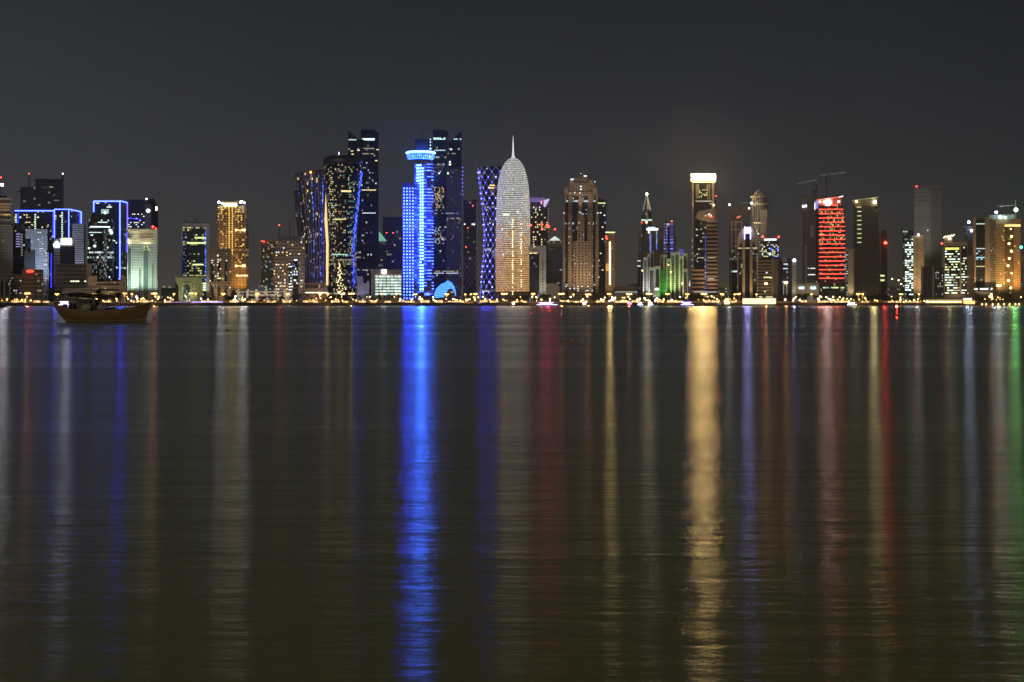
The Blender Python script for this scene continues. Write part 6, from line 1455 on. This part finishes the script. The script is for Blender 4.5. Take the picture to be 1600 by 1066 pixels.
# ---------------------------------------------------------------- boats by the far shore
def party_boat(label, px0, px1, Y, colm, colr, deck=2.4, lights=1, watts=0, hullc=(.10, .10, .12)):
    xa, xb = X(px0, Y), X(px1, Y); L_ = xb - xa; cx = (xa + xb) / 2
    o = tag(empty('boat', (cx, Y, 0)), label, 'boat', 'lit boats moored along the shore')
    prof = [(-.5, .55, .9), (-.42, .95, .95), (0, 1.0, .8), (.36, .8, .95), (.5, .08, 1.35)]
    rings = []
    bw = L_ * .13
    for t_, w_, sh in prof:
        x_ = t_ * L_
        rings.append([(x_, -bw * w_, 1.5 * sh), (x_ * .96, -bw * w_ * .7, -.3), (x_ * .96, bw * w_ * .7, -.3), (x_, bw * w_, 1.5 * sh)])
    MB().loft([r[::-1] for r in rings]).build('hull', P('hull_dark', hullc, .4), o)
    MB().box(-.34 * L_, .22 * L_, -bw * .7, bw * .7, 1.35, 1.3 + deck).build('cabin', P('cabin_white', (.5, .5, .52)), o)
    MB().box(-.38 * L_, .26 * L_, -bw * .8, bw * .8, 1.35 + deck, 1.55 + deck, bottom=True).build('roof', P('cabin_white', (.5, .5, .52)), o)
    for k in range(6): MB().box(-.32 * L_ + k * .09 * L_, -.26 * L_ + k * .09 * L_, -bw * .7 - .06, -bw * .7 + .1, 1.9, 1.2 + deck * .8, bottom=True).build('window', colm, o)
    MB().tube((-.4 * L_, -bw * .84, 1.75 + deck), (.27 * L_, -bw * .84, 1.75 + deck), .24, .24, 4).build('light_strip', colm, o)
    if lights > 1: MB().tube((-.48 * L_, -bw * 1.02, 1.55), (.44 * L_, -bw * .9, 1.6), .28, .28, 4).build('light_strip', colm, o)
    MB().tube((-.05 * L_, 0, 1.4 + deck), (-.05 * L_, 0, 3.4 + deck), .1, .06, 5).build('mast', dark_metal, o)
    if watts: add_light('POINT', (0, -bw - 2, 3.5), colr, watts, o, radius=1.5)
    return o
party_boat('long boat ringed with bright violet light right of the silver dome', 838, 873, 2018, E('boat_violet', (.38, .28, 1), 9), (.3, .2, 1), 2.2, 2, 2500)
party_boat('boat blazing with deep blue light strips before the dark trees left of the banded office', 1063, 1085, 2028, E('boat_blue', (.22, .18, 1), 12), (.12, .1, 1), 2.6, 2, 3500)
party_boat('small boat edged with white and blue lamps, left of its near twin', 996, 1005, 2028, E('boat_icy', (.65, .8, 1), 7), (.4, .5, 1), 2.0, 2, 600)
party_boat('small boat edged with white lamps, right of its near twin', 1012, 1021, 2028, E('boat_icy', (.65, .8, 1), 7), (.5, .6, 1), 2.0, 2, 600)
party_boat('small boat edged with pink light below a three headed street lamp', 979, 990, 2026, E('boat_pink', (1, .25, .6), 5), (1, .2, .5), 1.8, 1, 400)
party_boat('small white lit boat off the palms near the silver dome', 799, 806, 2012, E('boat_white', (1, 1, 1), 7), (1, 1, 1), 2.2, 1, 300)
party_boat('small white lit boat before the brown apartment tower', 909, 918, 2020, E('boat_white', (1, 1, 1), 7), (1, 1, 1), 2.0, 1, 300)
party_boat('white lit boat moored at right below the dark olive tower', 1323, 1339, 2032, E('boat_white2', (.9, .95, 1), 5), (.9, .95, 1), 2.2, 2, 800)
party_boat('unlit pale motor boat left of the small yellow kiosk', 1120, 1130, 2026, E('boat_dim', (.7, .8, 1), .5), (1, 1, 1), 1.4, 1, 0, (.4, .4, .42))
party_boat('boat with a long white and violet lit cabin, behind the stern of the dhow', 92, 113, 1940, E('boat_whiteviolet', (.75, .75, 1), 6), (.6, .55, 1), 3.4, 2, 2600)

# ---------------------------------------------------------------- the dhow at anchor
DY = 338.0
def D(px, py): return X(px, DY), Z(py, DY)
dk_wood = P('dhow_wood', (.38, .225, .09), .6, noise=.45, nscale=1.2)
_t = dk_wood.node_tree; _b = _t.nodes['Principled BSDF']
_tc = N(_t, 'ShaderNodeTexCoord'); _wv = N(_t, 'ShaderNodeTexWave', wave_type='BANDS', bands_direction='Z')
_wv.inputs['Scale'].default_value = 1.25; _wv.inputs['Distortion'].default_value = 1.2; _wv.inputs['Detail'].default_value = 2
_t.links.new(_tc.outputs['Object'], _wv.inputs['Vector'])
_rp = N(_t, 'ShaderNodeMapRange'); _rp.inputs['From Max'].default_value = .25; _rp.inputs['To Min'].default_value = .45
_t.links.new(_wv.outputs['Fac'], _rp.inputs['Value'])
_old = _b.inputs['Base Color'].links[0].from_socket
_mx = N(_t, 'ShaderNodeVectorMath', operation='SCALE'); _t.links.new(_old, _mx.inputs[0]); _t.links.new(_rp.outputs[0], _mx.inputs['Scale'])
_t.links.new(_mx.outputs[0], _b.inputs['Base Color'])
lt_wood = P('dhow_rail_wood', (.50, .32, .16), .6, noise=.3, nscale=1.5)
dh = tag(empty('dhow', (X(165, DY), DY, 0)), 'old wooden dhow at anchor with raked bow post and awning over its stern', 'dhow')
ox = X(165, DY)
def q(px, py): x_, z_ = D(px, py); return x_ - ox, z_
# stations from stern to bow: sheer top and keel foot, with their half beam
top = [(86, 477.5, 1.5), (97, 480, 2.2), (112, 483.5, 2.6), (130, 486, 2.8), (150, 487, 2.85), (172, 486.3, 2.75), (195, 483.5, 2.45), (212, 480.3, 1.85), (226, 476.5, 1.05), (236, 472.5, .22)]
bot = [(104, 504.5, .30), (110, 505, .7), (122, 505, 1.2), (137, 505, 1.6), (154, 505, 1.7), (173, 505, 1.6), (192, 505, 1.25), (206, 505, .8), (217, 505, .4), (226.5, 504.5, .08)]
rings = []
for (tx, ty, tb), (bx, by, bb) in zip(top, bot):
    xt, zt = q(tx, ty); xb, zb_ = q(bx, by); ring = []
    fr_s = (0, .18, .4, .62, .82, 1)
    side = []
    for f_ in fr_s:
        bul = tb + (bb - tb) * f_ ** 1.6
        side.append((xt + (xb - xt) * f_, bul, zt + (zb_ - zt) * f_))
    ring = [(x_, -y_, z_) for x_, y_, z_ in side] + [(x_, y_, z_) for x_, y_, z_ in side[::-1]]
    rings.append(ring)
MB().loft(rings, closed=False, cap=True).build('hull', dk_wood, dh, False)
mb = MB()
dr = [[(r[0][0], r[0][1] * .93, r[0][2] - .55), (r[-1][0], r[-1][1] * .93, r[-1][2] - .55)] for r in rings[1:-1]]
for a, c in zip(dr, dr[1:]): mb.face([a[0], c[0], c[1], a[1]])
mb.build('deck', P('deck_planks', (.22, .15, .09), .8), dh)
def rail(idx, r_, name, m, lift=0.0):
    for s_ in (-1, 1):
        mb = MB(); pts = []
        for rg_ in rings:
            p_ = rg_[idx] if s_ < 0 else rg_[len(rg_) - 1 - idx]; pts.append((p_[0], p_[1] + .05 * s_, p_[2] + lift))
        for a, c in zip(pts, pts[1:]): mb.tube(a, c, r_, r_, 5)
        mb.build(name, m, dh)
rail(0, .11, 'gunwale', lt_wood, .06); rail(1, .06, 'rubbing_strake', lt_wood); rail(4, .05, 'waterline_strake', P('dhow_white_line', (.5, .42, .3), .7))
xa, za = q(227, 488); x1, z1 = q(233, 476); x2, z2 = q(240, 471); x3, z3 = q(248.5, 461); x4, z4 = q(241, 474); x5, z5 = q(234, 486)
MB().poly([(x1, z1), (x2, z2), (x3, z3), (x4, z4), (x5, z5), (xa, za)], -.16, .16).build('stem_post', P('stem_wood', (.46, .30, .16), .6), dh)
x1, z1 = q(84.5, 475); x2, z2 = q(96, 480); x3, z3 = q(105, 503.5); x4, z4 = q(102.5, 503.5)
MB().poly([(x1, z1), (x2, z2), (x3, z3), (x4, z4)], -.14, .14).build('stern_post', dk_wood, dh)
def dbox(name, p0, p1, y0, y1, m):
    xa_, zt = q(p0[0], p0[1]); xb_, zb_ = q(p1[0], p1[1])
    return MB().box(xa_, xb_, y0, y1, zb_, zt, bottom=True).build(name, m, dh)
house = dbox('deckhouse', (121, 467.5), (152, 485), -1.3, 1.3, P('house_brown', (.22, .15, .10), .8))
for k in range(3): dbox('deckhouse_window', (126 + k * 8, 470), (130.5 + k * 8, 474.5), -1.36, -1.28, dark_glass).parent = house
mb = MB(); rnd = random.Random(5)
def bale(px, py, w_, h_, name, m, seed):
    r = random.Random(seed); xc, zc = q(px, py); rgs = []
    for k in range(6):
        t_ = k / 5; rad = math.sin(math.pi * (.12 + .76 * t_)) ** .5
        rgs.append([(xc + w_ * .131 / 2 * rad * math.copysign(abs(math.cos(a)) ** .6, math.cos(a)) * r.uniform(.9, 1.08), -1.35 + .75 * rad * math.copysign(abs(math.sin(a)) ** .6, math.sin(a)), zc + (t_ - .5) * h_ * .131) for a in [2 * math.pi * i / 14 for i in range(14)]])
    return MB().loft(rgs).build(name, m, dh, True)
bale(138, 481, 17, 10, 'tarpaulin_bundle', P('tarp_cream', (.50, .40, .28), .9, noise=.3, nscale=2), 1)
bale(162, 481, 16, 10, 'tarpaulin_bundle', P('tarp_grey', (.40, .36, .34), .9, noise=.3, nscale=2), 2)
bale(150, 482, 11, 11, 'black_bundle', P('tarp_black', (.03, .03, .03), .8), 3)
bale(176, 483.5, 16, 6, 'rope_coil', P('rope_dark', (.05, .04, .035), .9), 4)
bale(116, 479, 12, 8, 'dark_bundle', P('tarp_black', (.03, .03, .03), .8), 6); bale(105, 478, 7, 6, 'blue_bundle', P('tarp_blue', (.16, .18, .26), .8), 8)
def awning(pts, name, m, yw, th=.1):
    mb = MB(); r_ = []
    for px, py in pts:
        x_, z_ = q(px, py); r_.append([(x_, -yw, z_ - .12), (x_, -yw * .5, z_ + .04), (x_, 0, z_ + .14), (x_, yw * .5, z_ + .04), (x_, yw, z_ - .12)])
    for a, c in zip(r_, r_[1:]):
        for i in range(4):
            mb.face([a[i], c[i], c[i + 1], a[i + 1]]); mb.face([tuple((p_[0], p_[1], p_[2] - th)) for p_ in (a[i + 1], c[i + 1], c[i], a[i])])
    for k in range(len(r_) - 1):
        for i in (0, 4): a, c = r_[k][i], r_[k + 1][i]; mb.face([a, c, (c[0], c[1], c[2] - th * 2.4), (a[0], a[1], a[2] - th * 2.4)])
    return mb.build(name, m, dh, False)
awning([(101, 455), (112, 452.5), (128, 451.5), (142, 452), (154, 454)], 'stern_awning', P('awning_cream', (.62, .50, .42), .9), 2.2, .26)
awning([(101, 458.5), (115, 458), (130, 458.8), (148, 460.5), (164, 461.5), (184, 464.5)], 'awning', P('awning_dark', (.055, .045, .035), .9), 2.4, .10)
awning([(110, 461.5), (130, 463), (150, 465), (164, 464.5)], 'awning', P('awning_brown', (.14, .09, .055), .9), 2.1, .06)
for px_, pt_, pb_ in ((103, 453, 480), (118, 453, 482), (152, 454, 485), (164, 462, 486), (184.5, 464, 484)):
    for y_ in (-2.1, 2.1):
        xa_, zt = q(px_, pt_); xb_, zb_ = q(px_, pb_); MB().tube((xa_, y_, zb_), (xa_, y_, zt), .075, .06, 6).build('awning_post', dk_wood, dh)
def spar(a, c, r_, name, y=0.0, m=dk_wood):
    xa_, za_ = q(*a); xb_, zb_ = q(*c); MB().tube((xa_, y, za_), (xb_, y, zb_), r_, r_ * .7, 6).build(name, m, dh)
spar((152, 458), (191, 464), .13, 'boom', -.4); spar((178, 461), (200, 458), .06, 'boom', -.2); spar((203, 458), (243, 452.3), .085, 'yard', 0)
spar((211.5, 478), (211.5, 456), .12, 'mast'); spar((237, 473), (237, 452), .045, 'flag_staff'); spar((207, 462), (207, 450), .03, 'aerial')
spar((211.5, 456.5), (243, 466), .022, 'stay'); spar((211.5, 456.5), (185, 464), .022, 'stay'); spar((184.5, 464.3), (164, 462), .06, 'awning_beam', -2.1)
spar((76, 455.5), (100, 453.5), .06, 'awning_pole', -1.6); spar((76, 455.5), (101, 461), .05, 'awning_pole', 1.6); spar((100, 480), (98, 453), .06, 'awning_post', -1.4)
awning([(76, 456), (84, 455), (96, 456), (104, 458)], 'awning', P('awning_dark', (.055, .045, .035), .9), 1.7, .08)
spar((187, 456), (189, 466), .05, 'gear_hook', -.6); bale(187, 460, 9, 5, 'furled_sail', P('sail_dark', (.07, .055, .04), .9), 9)

# mooring stakes, buoys
st = tag(empty('mooring_stakes', (X(242, 360), 360, 0)), 'pair of leaning dark mooring stakes in the water off the bow of the dhow', 'stakes')
for a, c, r_ in (((239.8, 501), (239.9, 494.5), .1), ((243.2, 503), (243.7, 496.2), .1)):
    MB().tube((X(a[0], 360) - X(242, 360), 0, Z(a[1], 360) - .3), (X(c[0], 360) - X(242, 360), 0, Z(c[1], 360)), r_, r_ * .8, 6).build('stake', P('stake_dark', (.03, .025, .02)), st)
MB().tube((X(239.9, 360) - X(242, 360), 0, Z(495, 360)), (X(243.7, 360) - X(242, 360), 0, Z(496.6, 360)), .07, .07, 5).build('cross_bar', P('stake_dark', (.03, .025, .02)), st)
Y = 4 * F / (494.6 - HZ)
nb = tag(empty('navigation_buoy', (X(1401, Y), Y, 0)), 'red navigation buoy with a red lamp on its column, floating at the right', 'buoy')
red_p = P('buoy_red', (.55, .04, .03), .5); u = Y / F
MB().loft([[(rad * math.cos(a), rad * math.sin(a), z_) for a in [2 * math.pi * i / 20 for i in range(20)]] for z_, rad in ((-.4, .7), (.1, 1.0), (.45, 1.0), (.6, .7))]).build('float', red_p, nb, True)
for k in range(4): MB().tube((.62 * math.cos(k * 1.571 + .6), .62 * math.sin(k * 1.571 + .6), .5), (.22 * math.cos(k * 1.571 + .6), .22 * math.sin(k * 1.571 + .6), 2.5), .06, .05, 5).build('leg', red_p, nb)
MB().tube((.06, -.1, .5), (.06, -.1, 2.3), .22, .2, 10).build('column', E('column_lantern_lit', (1, .05, .03), 1.4), nb, True)  # the lantern's red light on the column is put in as emission
MB().tube((0, 0, 2.4), (0, 0, 2.5), .36, .36, 10).build('platform', red_p, nb); MB().ball((0, 0, 2.85), .34, 10, 8).build('lantern', E('lantern_red', (1, .10, .06), 30), nb, True)
MB().tube((0, 0, 3.1), (0, 0, 3.5), .05, .03, 5).build('spike', red_p, nb)
for s_ in (-1, 1): MB().ball((s_ * 1.35, 0, .35), .22, 8, 6).build('fender', P('fender_mauve', (.4, .3, .36)), nb, True)
add_light('POINT', (0, -.6, 2.9), (1, .05, .03), 60, nb, radius=.3)
def drum(label, px, pyb, w_px, h_px, m1, m2):
    Y = 4 * F / (pyb - HZ); L_ = w_px * Y / F; r_ = h_px * Y / F * .55
    o = tag(empty('mooring_buoy', (X(px, Y), Y, 0)), label, 'buoy')
    MB().loft([[(x_ * L_, rad * r_ * math.cos(a), r_ * .45 + rad * r_ * math.sin(a)) for a in [2 * math.pi * i / 14 for i in range(14)]] for x_, rad in ((-.5, .6), (-.42, .95), (-.1, 1.0), (.3, .9), (.45, .7), (.5, .3))]).build('float', m1, o, True)
    MB().ball((-.2 * L_, 0, r_ * 1.25), r_ * .55, 8, 6).build('cap', m2, o, True)
    MB().tube((.45 * L_, 0, r_ * .5), (.56 * L_, 0, -.1), .03, .03, 5).build('ring', dark_metal, o)
    return o
drum('small dark brown mooring buoy floating alone on the left half of the water', 356, 517.6, 8, 3.4, P('buoy_brown', (.10, .03, .015)), P('buoy_brown2', (.14, .05, .02)))
drum('orange mooring buoy floating in mid water with a pale left end', 896.5, 535.5, 15, 5, P('buoy_orange', (.50, .22, .07), .5), P('buoy_pale', (.75, .55, .32), .5))
drum('tiny dark float just left of the orange mooring buoy', 876.5, 534.6, 5, 2.2, P('buoy_brown', (.10, .03, .015)), P('buoy_brown2', (.14, .05, .02)))
HAZE = 0.8e-4
# ---------------------------------------------------------------- humid night air: the lamps' light hangs in it
hm = bpy.data.materials.new('haze_air'); hm.use_nodes = True; t = hm.node_tree; t.nodes.clear()
o_ = N(t, 'ShaderNodeOutputMaterial'); pv = N(t, 'ShaderNodeVolumePrincipled')
pv.inputs['Color'].default_value = (.9, .92, .95, 1); pv.inputs['Density'].default_value = HAZE; pv.inputs['Anisotropy'].default_value = .55
t.links.new(pv.outputs[0], o_.inputs['Volume'])
hz = MB().box(-3100, 3100, -200, 3400, -1.7, 262, bottom=True).build('haze', hm)
tag(hz, kind='stuff')
